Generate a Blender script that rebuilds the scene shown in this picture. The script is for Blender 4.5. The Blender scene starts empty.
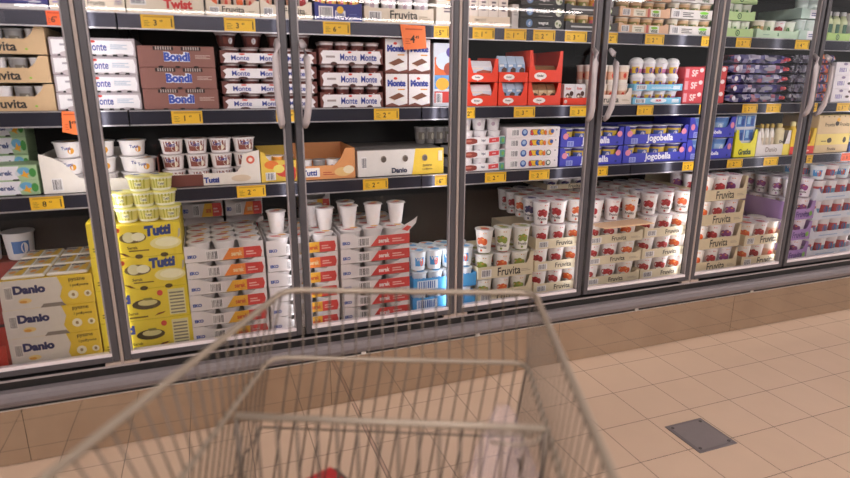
import bpy, math, random
from mathutils import Vector, Matrix
random.seed(7)
SC = bpy.context.scene
COL = SC.collection
PI = math.pi

# ------------------------------------------------------------------ camera
CAM = Vector((0.40167512, -2.49143495, 1.51))
RT = Vector((0.93682385, -0.3497764, 0.00418979))
UP = Vector((0.08763643, 0.24628305, 0.9652277))
FW = Vector((0.33864574, 0.90388115, -0.26137698))
FPX = 581.896


def at(px, py, Y):
    """point of the vertical plane y = Y seen at a picture position (used to take measurements)"""
    d = RT * ((px - 425) / FPX) + UP * (-(py - 239) / FPX) + FW
    return CAM + d * ((Y - CAM.y) / d.y)


def onz(px, py, z):
    d = RT * ((px - 425) / FPX) + UP * (-(py - 239) / FPX) + FW
    return CAM + d * ((z - CAM.z) / d.z)


cam = bpy.data.objects.new('camera', bpy.data.cameras.new('camera'))
COL.objects.link(cam)
m = Matrix((RT, UP, -FW)).transposed().to_4x4()
m.translation = CAM
cam.matrix_world = m
cam.data.sensor_width = 36
cam.data.lens = FPX * 36 / 850
cam.data.clip_start = 0.05
cam.data.dof.use_dof = True
cam.data.dof.focus_distance = 3.1
cam.data.dof.aperture_fstop = 1.8
SC.camera = cam
SC.view_settings.view_transform = 'Standard'
SC.view_settings.look = 'None'
SC.view_settings.gamma = 1
SC.view_settings.use_curve_mapping = False
SC.view_settings.exposure = 0.22

# ------------------------------------------------------------------ materials
MATS = {}


def lin(c):
    return tuple((x / 12.92 if x <= 0.04045 else ((x + 0.055) / 1.055) ** 2.4) for x in c)


def hexc(h):
    return lin(tuple(int(h[i:i + 2], 16) / 255 for i in (0, 2, 4)))


def M(h, rough=0.55, metal=0.0, noise=0.06, nscale=40, emit=0, alpha=1.0, coat=0.0):
    key = (h, rough, metal, noise, nscale, emit, alpha, coat)
    if key in MATS:
        return MATS[key]
    mt = bpy.data.materials.new('surface_' + h)
    mt.use_nodes = True
    nt = mt.node_tree
    b = nt.nodes['Principled BSDF']
    c = hexc(h)
    b.inputs['Roughness'].default_value = rough
    b.inputs['Metallic'].default_value = metal
    b.inputs['Coat Weight'].default_value = coat
    if noise:
        n = nt.nodes.new('ShaderNodeTexNoise')
        n.inputs['Scale'].default_value = nscale
        n.inputs['Detail'].default_value = 2
        r = nt.nodes.new('ShaderNodeMapRange')
        r.inputs['To Min'].default_value = 1 - noise
        r.inputs['To Max'].default_value = 1 + noise
        tc = nt.nodes.new('ShaderNodeTexCoord')
        nt.links.new(tc.outputs['Object'], n.inputs['Vector'])
        nt.links.new(n.outputs['Fac'], r.inputs['Value'])
        mx = nt.nodes.new('ShaderNodeVectorMath')
        mx.operation = 'SCALE'
        mx.inputs[0].default_value = c
        nt.links.new(r.outputs['Result'], mx.inputs['Scale'])
        nt.links.new(mx.outputs['Vector'], b.inputs['Base Color'])
    else:
        b.inputs['Base Color'].default_value = (*c, 1)
    if emit:
        b.inputs['Emission Color'].default_value = (*c, 1)
        b.inputs['Emission Strength'].default_value = emit
    if alpha < 1:
        b.inputs['Alpha'].default_value = alpha
    MATS[key] = mt
    return mt


# ------------------------------------------------------------------ text as geometry
TXT = {}


def text_geo(s, bold=0.0, shear=0.0, spacing=1.0):
    k = (s, bold, shear, spacing)
    if k in TXT:
        return TXT[k]
    cu = bpy.data.curves.new('t', 'FONT')
    cu.body = s
    cu.resolution_u = 3
    cu.offset = bold
    cu.shear = shear
    cu.space_character = spacing
    o = bpy.data.objects.new('t', cu)
    COL.objects.link(o)
    me = bpy.data.meshes.new_from_object(o.evaluated_get(bpy.context.evaluated_depsgraph_get()))
    v = [(p.co.x, p.co.y) for p in me.vertices]
    f = [tuple(p.vertices) for p in me.polygons]
    bpy.data.objects.remove(o)
    bpy.data.curves.remove(cu)
    bpy.data.meshes.remove(me)
    if not v:
        TXT[k] = ([], [], 1)
        return TXT[k]
    xs = [p[0] for p in v]
    ys = [p[1] for p in v]
    h = max(ys) - min(ys)
    cx, cy = (max(xs) + min(xs)) / 2, (max(ys) + min(ys)) / 2
    v = [((x - cx) / h, (y - cy) / h) for x, y in v]
    TXT[k] = (v, f, (max(xs) - min(xs)) / h)
    return TXT[k]


# ------------------------------------------------------------------ mesh builder
class MB:
    def __init__(self):
        self.v, self.f, self.m, self.mats, self.sm = [], [], [], [], []

    def mi(self, mt):
        if isinstance(mt, str):
            mt = M(mt)
        if mt not in self.mats:
            self.mats.append(mt)
        return self.mats.index(mt)

    def face(self, pts, mt, smooth=False):
        n = len(self.v)
        self.v += [tuple(p) for p in pts]
        self.f.append(tuple(range(n, n + len(pts))))
        self.m.append(self.mi(mt))
        self.sm.append(smooth)

    def mesh(self, verts, faces, mt, smooth=False):
        n = len(self.v)
        self.v += [tuple(p) for p in verts]
        i = self.mi(mt)
        for f in faces:
            self.f.append(tuple(a + n for a in f))
            self.m.append(i)
            self.sm.append(smooth)

    def box(self, x0, x1, y0, y1, z0, z1, mt, bev=0.0):
        if bev:
            # chamfered along the vertical and the top edges of the front
            b = bev
            ring = [(x0 + b, y0), (x1 - b, y0), (x1, y0 + b), (x1, y1 - b), (x1 - b, y1), (x0 + b, y1), (x0, y1 - b), (x0, y0 + b)]
            cx, cy = (x0 + x1) / 2, (y0 + y1) / 2
            ins = [(x - math.copysign(b, x - cx), y - math.copysign(b, y - cy)) for x, y in ring]
            vs = [(x, y, z0 + b) for x, y in ring] + [(x, y, z1 - b) for x, y in ring] + [(x, y, z1) for x, y in ins] + [(x, y, z0) for x, y in ins]
            fs = [(i, (i + 1) % 8, 8 + (i + 1) % 8, 8 + i) for i in range(8)]
            fs += [(8 + i, 8 + (i + 1) % 8, 16 + (i + 1) % 8, 16 + i) for i in range(8)]
            fs += [(24 + i, 24 + (i + 1) % 8, (i + 1) % 8, i) for i in range(8)]
            fs += [tuple(range(16, 24)), tuple(range(31, 23, -1))]
            self.mesh(vs, fs, mt)
            return
        vs = [(x0, y0, z0), (x1, y0, z0), (x1, y1, z0), (x0, y1, z0), (x0, y0, z1), (x1, y0, z1), (x1, y1, z1), (x0, y1, z1)]
        self.mesh(vs, [(3, 2, 1, 0), (4, 5, 6, 7), (0, 1, 5, 4), (1, 2, 6, 5), (2, 3, 7, 6), (3, 0, 4, 7)], mt)

    def prism(self, pts, y0, y1, mt):
        """outline in x,z (counter clockwise seen from -y) extruded along y"""
        n = len(pts)
        vs = [(x, y0, z) for x, z in pts] + [(x, y1, z) for x, z in pts]
        fs = [tuple(range(n)), tuple(range(2 * n - 1, n - 1, -1))]
        fs += [(i + n, (i + 1) % n + n, (i + 1) % n, i) for i in range(n)]
        self.mesh(vs, fs, mt)

    def prism_x(self, pts, x0, x1, mt):
        """outline in y,z extruded along x"""
        n = len(pts)
        vs = [(x0, y, z) for y, z in pts] + [(x1, y, z) for y, z in pts]
        fs = [tuple(range(n)), tuple(range(2 * n - 1, n - 1, -1))]
        fs += [(i + n, (i + 1) % n + n, (i + 1) % n, i) for i in range(n)]
        self.mesh(vs, fs, mt)

    def lathe(self, prof, mts, seg=20, smooth=True, cx=0, cy=0):
        n = len(prof)
        vs = [(cx + r * math.cos(2 * PI * j / seg), cy + r * math.sin(2 * PI * j / seg), z) for r, z in prof for j in range(seg)]
        for i in range(n - 1):
            mt = mts[i] if isinstance(mts, list) else mts
            self.mesh(vs[i * seg:(i + 2) * seg], [(j, (j + 1) % seg, seg + (j + 1) % seg, seg + j) for j in range(seg)], mt, smooth)

    def disc(self, r, z, mt, seg=20, cx=0, cy=0):
        self.face([(cx + r * math.cos(2 * PI * j / seg), cy + r * math.sin(2 * PI * j / seg), z) for j in range(seg)], mt)

    def tube(self, path, r, mt, seg=8, closed=False):
        P = [Vector(p) for p in path]
        n = len(P)
        rings = []
        for i, p in enumerate(P):
            if closed:
                t = (P[(i + 1) % n] - P[i - 1]).normalized()
            else:
                t = (P[min(i + 1, n - 1)] - P[max(i - 1, 0)]).normalized()
            a = Vector((0, 0, 1)) if abs(t.z) < 0.9 else Vector((0, 1, 0))
            u = t.cross(a).normalized()
            w = t.cross(u).normalized()
            rr = r[i] if isinstance(r, (list, tuple)) else r
            rings.append([p + (u * math.cos(2 * PI * j / seg) + w * math.sin(2 * PI * j / seg)) * rr for j in range(seg)])
        vs = [q for ring in rings for q in ring]
        fs = []
        for i in range(n if closed else n - 1):
            a, b = i * seg, ((i + 1) % n) * seg
            fs += [(a + j, b + j, b + (j + 1) % seg, a + (j + 1) % seg) for j in range(seg)]
        if not closed:
            fs += [tuple(range(seg)), tuple(range((n - 1) * seg + seg - 1, (n - 1) * seg - 1, -1))]
        self.mesh(vs, fs, mt, True)

    def data(self, name):
        me = bpy.data.meshes.new(name)
        me.from_pydata(self.v, [], self.f)
        for mt in self.mats:
            me.materials.append(mt)
        me.polygons.foreach_set('material_index', self.m)
        me.polygons.foreach_set('use_smooth', self.sm)
        me.update()
        return me


def obj(name, mb, parent=None, loc=(0, 0, 0), rz=0):
    o = bpy.data.objects.new(name, mb if isinstance(mb, bpy.types.Mesh) else mb.data(name))
    COL.objects.link(o)
    o.location = loc
    o.rotation_euler = (0, 0, rz)
    if parent:
        o.parent = parent
    return o


def fit(s):
    """keep a description within sixteen words"""
    for a, b_ in ((' of the stack ', ', '), (' of the ', ' of '), ('behind the ', 'behind '), ('at the ', 'at '), ('in the ', 'in '), ('on the ', 'on '), (' door post', ' post'), (' in front, right', ' right'), (', upper shelf', ''), (', middle shelf', ''), (', lower shelf', '')):
        if len(s.split()) > 16:
            s = s.replace(a, b_)
    return s


def tag(o, label, cat, group=None):
    o['label'] = fit(label)
    o['category'] = cat
    if group:
        o['group'] = group
    return o


def thing(name, label, cat, loc=(0, 0, 0), rz=0, group=None):
    o = bpy.data.objects.new(name, None)
    o.empty_display_size = 0.05
    COL.objects.link(o)
    o.location = loc
    o.rotation_euler = (0, 0, rz)
    return tag(o, label, cat, group)


def dup(root, label, loc, rz=None, group=None):
    r = root.copy()
    COL.objects.link(r)
    r.location = loc
    if rz is not None:
        r.rotation_euler = (0, 0, rz)
    r['label'] = label
    if group:
        r['group'] = group
    for ch in list(root.children):
        c = ch.copy()
        COL.objects.link(c)
        c.parent = r
        for g in list(ch.children):
            d = g.copy()
            COL.objects.link(d)
            d.parent = c
    return r


def struct(name, mb):
    o = obj(name, mb)
    o['kind'] = 'structure'
    return o


# ------------------------------------------------------------------ printed faces
class Face:
    """prints on the front (-y) face of a package; x,z run 0..1 over the face"""

    def __init__(self, mb, x0, x1, z0, z1, y):
        self.mb, self.x0, self.z0, self.w, self.h, self.y = mb, x0, z0, x1 - x0, z1 - z0, y
        self.k = 0

    def P(self, x, z):
        return (self.x0 + x * self.w, self.y - 0.0004 * self.k, self.z0 + z * self.h)

    def poly(self, pts, mt):
        self.k += 1
        self.mb.face([self.P(x, z) for x, z in pts], mt)

    def rect(self, x0, x1, z0, z1, mt):
        self.poly([(x0, z0), (x1, z0), (x1, z1), (x0, z1)], mt)

    def ell(self, cx, cz, rx, rz, mt, n=16):
        """rx as a share of the width, rz of the height"""
        self.poly([(cx + rx * math.cos(2 * PI * i / n), cz + rz * math.sin(2 * PI * i / n)) for i in range(n)], mt)

    def circ(self, cx, cz, r, mt, n=16):
        """r as a share of the height"""
        self.ell(cx, cz, r * self.h / self.w, r, mt, n)

    def text(self, s, cx, cz, size, mt, bold=0.0, shear=0.0, outline=None, ob=0.06, maxw=None, rot=0):
        if outline:
            self.text(s, cx, cz, size * 1.12, outline, bold + ob, shear, maxw=maxw and maxw * 1.08, rot=rot)
        v, f, asp = text_geo(s, bold, shear)
        self.k += 1
        sh = size * self.h
        sx = sh
        if maxw and asp * sh > maxw * self.w:
            sx = maxw * self.w / asp
        X, Y, Z = self.P(cx, cz)
        c, q = math.cos(rot), math.sin(rot)
        self.mb.mesh([(X + (a * c - b * q) * sx, Y, Z + (a * q + b * c) * sh) for a, b in v], f, mt)

    def bars(self, x0, x1, z0, z1, n=9, bg='efeaea', fg='4a4a58'):
        self.rect(x0, x1, z0, z1, M(bg))
        w = (x1 - x0)
        self.k += 1
        rnd = random.Random(int(n * 31 + x0 * 100))
        for i in range(n):
            a = x0 + w * (0.08 + 0.84 * i / n)
            b = a + w * 0.84 / n * rnd.uniform(0.3, 0.75)
            self.mb.face([self.P(a, z0 + 0.1 * (z1 - z0)), self.P(b, z0 + 0.1 * (z1 - z0)), self.P(b, z1 - 0.1 * (z1 - z0)), self.P(a, z1 - 0.1 * (z1 - z0))], M(fg))

    def lines(self, x0, x1, z0, z1, n, mt, fill=0.5):
        """rows of tiny print"""
        self.k += 1
        for i in range(n):
            za = z0 + (z1 - z0) * i / n
            zb = za + (z1 - z0) / n * fill
            e = x1 - (x1 - x0) * (0.25 if i % 2 else 0.0)
            self.mb.face([self.P(x0, za), self.P(e, za), self.P(e, zb), self.P(x0, zb)], mt)


# ------------------------------------------------------------------ packages
EPS = 0.0015


def span(xl, xr, yt, yb, Y, base=None):
    yc = (yt + yb) / 2
    X0, X1 = at(xl, yc, Y).x + EPS, at(xr, yc, Y).x - EPS
    xc = (xl + xr) / 2
    Z1 = at(xc, yt, Y).z
    Z0 = at(xc, yb, Y).z if base is None else base
    return X0, X1, Z0, Z1


S1, S2, S3, DECK = 1.763, 1.394, 1.070, 0.398
YF = 0.182          # fronts of the packages on the shelves
YD = 0.058          # fronts of the packages on the deck
ORD = ['first', 'second', 'third', 'fourth', 'fifth', 'sixth', 'seventh', 'eighth', 'ninth', 'tenth', 'eleventh', 'twelfth', 'thirteenth', 'fourteenth', 'fifteenth']


def level(i, n):
    """i counted from the bottom"""
    if n == 1:
        return 'single'
    if i == n - 1:
        return 'topmost'
    if i == 0:
        return 'lowest'
    if n == 3:
        return 'middle'
    return ORD[n - 1 - i] + ' from top'


def tray_proto(name, w, d, h, col, ph, prn=None, cw=0.02, ch=None, left=True, right=True, side=None, backh=None):
    """open cardboard tray: parts tray_body and front_panel.  ph panel height, ch height of the raised corners"""
    mt = M(col) if isinstance(col, str) else col
    sd = M(side) if side else mt
    ch = h * 0.9 if ch is None else ch
    t = 0.003
    b = MB()
    b.box(-w / 2, w / 2, t, d, 0, t, mt)
    b.box(-w / 2, -w / 2 + t, t, d, t, ch if left else ph, sd)
    b.box(w / 2 - t, w / 2, t, d, t, ch if right else ph, sd)
    b.box(-w / 2 + t, w / 2 - t, d - t, d, t, backh or ch, mt)
    p = MB()
    pts = [(-w / 2, 0), (w / 2, 0)]
    pts += [(w / 2, ch), (w / 2 - cw, ch), (w / 2 - cw * 1.5, ph + 0.4 * (ch - ph)), (w / 2 - cw * 2.2, ph)] if right and ch > ph else [(w / 2, ph)]
    pts += [(-w / 2 + cw * 2.2, ph), (-w / 2 + cw * 1.5, ph + 0.4 * (ch - ph)), (-w / 2 + cw, ch), (-w / 2, ch)] if left and ch > ph else [(-w / 2, ph)]
    p.prism(pts, 0, t, mt)
    if prn:
        prn(Face(p, -w / 2, w / 2, 0, ph, 0))
    return b.data('tray_body'), p.data('front_panel')


def carton_proto(w, d, h, col, prn=None, bev=0.002, top=None, slots=0, slotcol='141010'):
    """closed box: parts box_body and lid_flap"""
    b = MB()
    mt = M(col) if isinstance(col, str) else col
    b.box(-w / 2, w / 2, 0, d, 0, h - 0.002, mt, bev)
    if prn:
        prn(Face(b, -w / 2, w / 2, 0, h, 0))
    if slots:
        f = Face(b, -w / 2, w / 2, 0, h, 0)
        f.k = 14
        for i in range(slots):
            x = (i + 0.5) / slots * 0.8 + 0.1
            f.poly([(x - 0.05, 0.0), (x + 0.05, 0.0), (x + 0.035, 0.10), (x - 0.035, 0.10)], M(slotcol))
    l = MB()
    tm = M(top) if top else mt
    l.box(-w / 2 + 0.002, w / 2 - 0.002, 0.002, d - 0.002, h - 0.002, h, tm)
    l.face([(-w / 2 + 0.002, d * 0.495, h + 0.0003), (w / 2 - 0.002, d * 0.495, h + 0.0003), (w / 2 - 0.002, d * 0.505, h + 0.0003), (-w / 2 + 0.002, d * 0.505, h + 0.0003)], M('8f857c'))
    return b.data('box_body'), l.data('lid_flap')


def place(kind, cat, label, loc, parts, rz=0, group=None):
    t = thing(kind, label, cat, loc, rz, group)
    for nm, me in parts:
        obj(nm, me, t)
    return t


PROTO = {}


def cup_meshes(key, r, h):
    k = (key, round(r, 4), round(h, 4))
    if k in PROTO:
        return PROTO[k]
    s = CUPS[key]
    rb = r * s.get('taper', 0.78)
    b = MB()
    body = M(s['body'], 0.4)
    mts, prof = [], [(rb * 0.9, 0.0), (rb, 0.004)]
    mts.append(body)
    z = 0.004
    for frac, c in s.get('bands', []):
        z1 = frac * (h - 0.006)
        prof.append((rb + (r - rb) * z1 / h, z1))
        mts.append(M(c, 0.4))
    prof.append((r, h - 0.006))
    mts.append(body)
    prof.append((r * 1.1, h - 0.004))
    mts.append(M(s.get('rim', s['body']), 0.4))
    prof.append((r * 1.1, h - 0.001))
    mts.append(M(s.get('rim', s['body']), 0.4))
    b.lathe(prof, mts, 20)
    b.disc(rb * 0.9, 0.0, body)

    def rad(zz):
        return rb + (r - rb) * zz / h

    class CF:
        def pt(self, a, zz, e):
            q = rad(zz) + e
            return (q * math.sin(a), -q * math.cos(a), zz)

        def ell(self, a, zz, ra, rz, c, e=0.0006, n=14):
            b.face([self.pt(a + ra * math.cos(2 * PI * i / n), zz * h + rz * h * math.sin(2 * PI * i / n), e) for i in range(n)], M(c, 0.45))

        def rect(self, a0, a1, z0, z1, c, e=0.0006, n=6):
            for i in range(n):
                p, q = a0 + (a1 - a0) * i / n, a0 + (a1 - a0) * (i + 1) / n
                b.face([self.pt(p, z0 * h, e), self.pt(q, z0 * h, e), self.pt(q, z1 * h, e), self.pt(p, z1 * h, e)], M(c, 0.45))

        def text(self, t, a, zz, size, c, bold=0.02, e=0.0010, maxa=1.5):
            v, f, asp = text_geo(t, bold)
            sz = size * h
            sx = min(sz, maxa * r / asp)
            b.mesh([self.pt(a + x * sx / r, zz * h + y * sz, e) for x, y in v], f, M(c, 0.45))

    for off in s.get('turns', (0.0, PI * 0.75, -PI * 0.75)):
        if 'print' in s:
            s['print'](CF(), off)
    l = MB()
    lm = M(s['lid'], s.get('lidrough', 0.3))
    if s.get('dome'):
        l.lathe([(r * 1.0, h - 0.002), (r * 0.96, h + r * 0.2), (r * 0.84, h + r * 0.42), (r * 0.6, h + r * 0.60), (r * 0.3, h + r * 0.70), (0.0005, h + r * 0.73)], lm, 20)
    else:
        l.lathe([(r * 1.07, h - 0.001), (r * 1.1, h), (r * 1.0, h + 0.0008)], lm, 20)
        l.disc(r * 1.0, h + 0.0008, lm)
    if 'lidprint' in s:
        s['lidprint'](l, r, h + 0.0013)
    # pull tab on the edge of the foil
    if not s.get('dome'):
        l.face([(r * 0.7, -r * 0.8, h), (r * 0.95, -r * 0.95, h - 0.001), (r * 1.0, -r * 0.45, h - 0.001), (r * 0.85, -r * 0.5, h)], lm)
    PROTO[k] = (b.data('cup_body'), l.data('foil_lid'))
    return PROTO[k]


def cup(key, x, y, z, r, h, label, rz=0, group=None):
    b, l = cup_meshes(key, r, h)
    return place(CUPS[key].get('kind', 'yogurt_cup'), 'cup', label, (x, y, z), [('cup_body', b), ('foil_lid', l)], rz, group)


def blob(l, x, y, rx, ry, z, c, n=12, seed=0):
    rnd = random.Random(seed)
    l.face([(x + rx * (0.8 + 0.3 * rnd.random()) * math.cos(2 * PI * i / n), y + ry * (0.8 + 0.3 * rnd.random()) * math.sin(2 * PI * i / n), z) for i in range(n)], M(c, 0.35))


def lidp(c1, c2):
    def fn(l, r, z):
        blob(l, 0.15 * r, -0.2 * r, 0.55 * r, 0.45 * r, z, c1, seed=3)
        blob(l, -0.35 * r, 0.35 * r, 0.4 * r, 0.3 * r, z + 0.0003, c2, seed=5)
    return fn


def lidp2(c1, c2):
    def fn(l, r, z):
        blob(l, -0.15 * r, -0.25 * r, 0.6 * r, 0.26 * r, z, c1, seed=3)
        blob(l, 0.3 * r, 0.35 * r, 0.4 * r, 0.28 * r, z + 0.0003, c2, seed=5)
    return fn


def fruit(c1, c2, name='Fruvita'):
    def fn(f, a):
        f.ell(a - 0.38, 0.52, 0.34, 0.15, c1)
        f.ell(a + 0.36, 0.50, 0.36, 0.15, c1, 0.0009)
        f.ell(a + 0.02, 0.56, 0.34, 0.15, c1, 0.0012)
        f.ell(a + 0.16, 0.61, 0.14, 0.03, c2, 0.0015)
        f.ell(a - 0.42, 0.57, 0.10, 0.03, c2, 0.0015)
        f.text(name, a, 0.28, 0.13, '3a3434', maxa=1.3)
        f.ell(a - 0.1, 0.13, 0.16, 0.05, c1)
        f.ell(a + 0.1, 0.86, 0.5, 0.025, c2)
    return fn


def tutti(c1):
    def fn(f, a):
        f.rect(a - 0.8, a + 0.8, 0.18, 0.86, c1, 0.0004)
        f.ell(a + 0.3, 0.40, 0.36, 0.20, 'efe6d2')
        f.ell(a - 0.1, 0.64, 0.52, 0.16, 'f4f2f4', 0.0008)
        f.text('Tutti', a - 0.1, 0.64, 0.24, '2c3f92', 0.03, e=0.0016, maxa=0.8)
    return fn


def stripes(c):
    def fn(f, a):
        for i in range(5):
            f.rect(a - 0.7 + i * 0.3, a - 0.56 + i * 0.3, 0.2, 0.82, c, n=1)
        f.rect(a - 0.3, a + 0.3, 0.35, 0.65, 'f1eebb', 0.0009)
        f.text('Tutti', a, 0.5, 0.18, '3a4a80', 0.02, maxa=0.55)
    return fn


def patch(c1, c2, txt=None, tc='2c3f92'):
    def fn(f, a):
        f.rect(a - 0.6, a + 0.6, 0.25, 0.7, c1)
        f.ell(a + 0.25, 0.45, 0.25, 0.2, c2, 0.0009)
        if txt:
            f.text(txt, a - 0.1, 0.62, 0.2, tc, 0.03, e=0.0013, maxa=0.9)
    return fn


def plainmark(c1, txt=None):
    def fn(f, a):
        f.ell(a + 0.1, 0.45, 0.3, 0.14, c1)
        if txt:
            f.text(txt, a - 0.1, 0.72, 0.16, '2c3f92', 0.03, maxa=0.9)
    return fn


CUPS = {
    'cherry': dict(body='efe9e8', lid='ece4e6', rim='f2eef0', print=fruit('a8242c', 'd8505a'), lidprint=lidp('c03040', 'd9c6cc'), taper=0.76),
    'blueb': dict(body='efe9e8', lid='e9e4ea', rim='f2eef0', print=fruit('3a3560', '8a3a70'), lidprint=lidp('5a4a86', 'd0c4d2'), taper=0.76),
    'peach': dict(body='efe9e4', lid='ece4de', rim='f2eef0', print=fruit('e0622c', 'f0a050'), lidprint=lidp('d85030', 'e8c8a0'), taper=0.76),
    'kiwi': dict(body='eeeae0', lid='e9e8dc', rim='f2eef0', print=fruit('8a9a3a', 'd08a3a'), lidprint=lidp('96a040', 'd8b870'), taper=0.76),
    'plum': dict(body='ece4ea', lid='e6dce6', rim='f0eaf0', print=fruit('8a3a80', 'e08a40'), lidprint=lidp('8a4a8a', 'd8b0c0'), taper=0.76),
    'tutti_y': dict(kind='quark_cup', body='f2f0dc', lid='f0e878', rim='f6efa0', bands=[(0.2, 'f4f2ea'), (0.85, 'dfd886')], print=stripes('b4b040'), lidprint=lidp('f6f2b0', '5060a0'), taper=0.8),
    'tutti_b': dict(kind='quark_cup', body='efe8e8', lid='e0d2d2', rim='f2eeee', print=tutti('8a4a40'), lidprint=lidp('a87060', 'e8e0e0'), taper=0.86),
    'tutti_w': dict(kind='quark_cup', body='efe9ea', lid='d6d0d2', rim='f4f0f0', print=patch('f1edee', 'e6a030', 'Tutti'), lidprint=lidp('e8b040', 'c8c8d8'), taper=0.86),
    'monte': dict(body='cfc4c6', lid='80645f', rim='a08a88', bands=[(0.15, '5c2a26'), (0.9, '5c2a26')], print=patch('7a3c34', 'f0ecf0', None), taper=0.72, kind='dessert_cup'),
    'serki': dict(kind='quark_cup', body='f0eaea', lid='f0e8e6', rim='f4f0f0', print=plainmark('f0e6e4'), lidprint=lidp2('c8382e', 'f0b040'), taper=0.72, lidrough=0.4),
    'plain': dict(body='efeaec', lid='e4dee2', rim='f2eef0', print=plainmark('c8b0c0'), taper=0.8),
    'bluew': dict(body='e6ecf2', lid='e8eef2', rim='e4e6ea', print=patch('4a9ad8', 'e06a40', 'Vit', 'f4f4f4'), lidprint=lidp('6aaee0', 'e09070'), taper=0.82),
    'jogo': dict(body='3b3a86', lid='dcdce4', rim='e8e4e8', bands=[(0.55, '4a4fa0'), (0.86, 'd9b640')], print=patch('5a70b8', 'e8e2ee', None), taper=0.84),
    'bluec': dict(body='5a80bc', lid='ccd4e2', rim='dde2ec', bands=[(0.3, '3a56a0'), (0.8, '6a94cc')], print=patch('a4c0de', 'e8eef4', None), taper=0.86),
    'grey': dict(kind='yogurt_cup', body='8e8a8a', lid='b4b0b0', rim='a8a4a4', bands=[(0.3, '787272'), (0.75, '9a9492')], print=patch('70685e', 'b8b0a0', None), taper=0.85),
    'veg': dict(kind='vegetable_pot', body='d8b48c', lid='e8dcc4', rim='f0e4d4', bands=[(0.3, 'e8d8c0'), (0.8, 'a8803e')], print=patch('7a7a30', 'e4c8a0', None), taper=0.85),
    'vegw': dict(kind='vegetable_pot', body='e6dcc8', lid='ece8dc', rim='f0ece4', bands=[(0.2, 'e8e4da'), (0.7, 'c8a060')], print=patch('6a7a34', 'e0c080', None), taper=0.85),
    'green': dict(kind='vegetable_pot', body='e2ead8', lid='dfe8dc', rim='eef0e8', bands=[(0.2, 'dde6d4')], print=patch('cfe0bc', '3a7a3c', None), taper=0.84),
    'mint': dict(body='cfdcd6', lid='dbe6e2', rim='e4ecea', print=plainmark('b9cdc6'), taper=0.84, kind='plastic_tub'),
    'pink': dict(body='ece4e6', lid='ddd0d8', rim='ece8ea', bands=[(0.3, 'ece4e6'), (0.6, '5f8fb0')], print=patch('c84a50', '4a7ab4', None), lidprint=lidp('d07a80', 'b8c8e0'), taper=0.84),
    'orange': dict(body='ece0d4', lid='f0e6de', rim='f2eae2', bands=[(0.25, 'efe8e0'), (0.7, 'e6b498')], print=plainmark('d84838'), taper=0.8),
    'egg': dict(body='e8e4ec', lid='f0eef0', rim='ecebf0', bands=[(0.3, '7aa0d0'), (0.62, 'c87aa8')], print=patch('e8c040', '5a4a9a', None), taper=0.72, kind='dessert_egg_cup', dome=True),
    'bucket': dict(body='e8e6ea', lid='e4e2e6', rim='ecebee', print=patch('4a7ac0', 'e8e8f0', None), taper=0.85, kind='yogurt_bucket'),
    'col': dict(body='f0a040', lid='f0d8c8', rim='f4e8e0', bands=[(0.4, 'e86a60'), (0.7, 'f2b23c')], print=patch('ec7080', 'f6e060', None), taper=0.85),
}


def cups_grid(keys, X0, X1, y0, z, n, h, desc, where, rows=1, group=None, r=None, jit=0.0, dy=None, skip=(), rows_word=None):
    """n cups side by side in each of the rows, running back from y0"""
    pitch = (X1 - X0) / n
    r = r or pitch * 0.455
    dy = dy or r * 2.2
    for j in range(rows):
        for i in range(n):
            if (i, j) in skip:
                continue
            x = X0 + (i + 0.5) * pitch + random.uniform(-jit, jit)
            k = keys[(i * 7 + j * 3) % len(keys)]
            left = 'only one' if n == 1 else 'leftmost' if i == 0 else 'rightmost' if i == n - 1 else ORD[i] + ' from left'
            row = '' if rows == 1 else ('front row ' if j == 0 else 'back row ' if j == rows - 1 else ORD[j] + ' row ')
            yy = y0 + r * 1.1 + j * dy + random.uniform(0, jit)
            ang = math.atan2(x - CAM.x, yy - CAM.y)
            cup(k, x, yy, z, r, h, '%s, %s, %s%s' % (desc, left, row, where), -ang * 0.9 + random.uniform(-0.35, 0.35), group)


def tray_stack(x, yy, n, Y, d, col, prn, desc, where, base=None, panel=0.5, cw=0.018, corner=0.9, cups=None, ncup=4, cdesc='yogurt cup', top_rows=1, side=None,
               left=True, right=True, kind='cardboard_tray', cat='tray', group=None, cupfill=0.93, shift=(), low_rows=1, topcups=None):
    X0, X1, Z0, Z1 = span(x[0], x[1], yy[0], yy[1], Y, base)
    w, pitch = X1 - X0, (Z1 - Z0) / n
    prns = prn if isinstance(prn, list) else [prn] * n
    meshes = {}
    for i in range(n):
        q = prns[i % len(prns)]
        if q not in meshes:
            meshes[q] = tray_proto(kind, w, d, pitch - 0.001, col, pitch * panel, q, cw, pitch * corner, left, right, side)
        dx = shift[i] if i < len(shift) else random.uniform(-0.002, 0.002)
        z = Z0 + i * pitch
        lev = level(i, n)
        lab = ('%s, %s of the stack %s' % (desc, lev, where)) if n > 1 else '%s %s' % (desc, where)
        place(kind, cat, lab, ((X0 + X1) / 2 + dx, Y, z), [('tray_body', meshes[q][0]), ('front_panel', meshes[q][1])], 0, group or ('trays ' + where))
        if cups:
            rows = top_rows if i == n - 1 else low_rows
            wh = ('in %s tray %s' % (lev, where)) if n > 1 else 'in tray ' + where
            cups_grid(cups, X0 + dx + 0.005, X1 + dx - 0.005, Y + 0.006, z + 0.003, ncup, pitch * cupfill, cdesc, wh, rows, 'cups ' + where)
    return X0, X1, Z0, Z1, pitch


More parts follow.
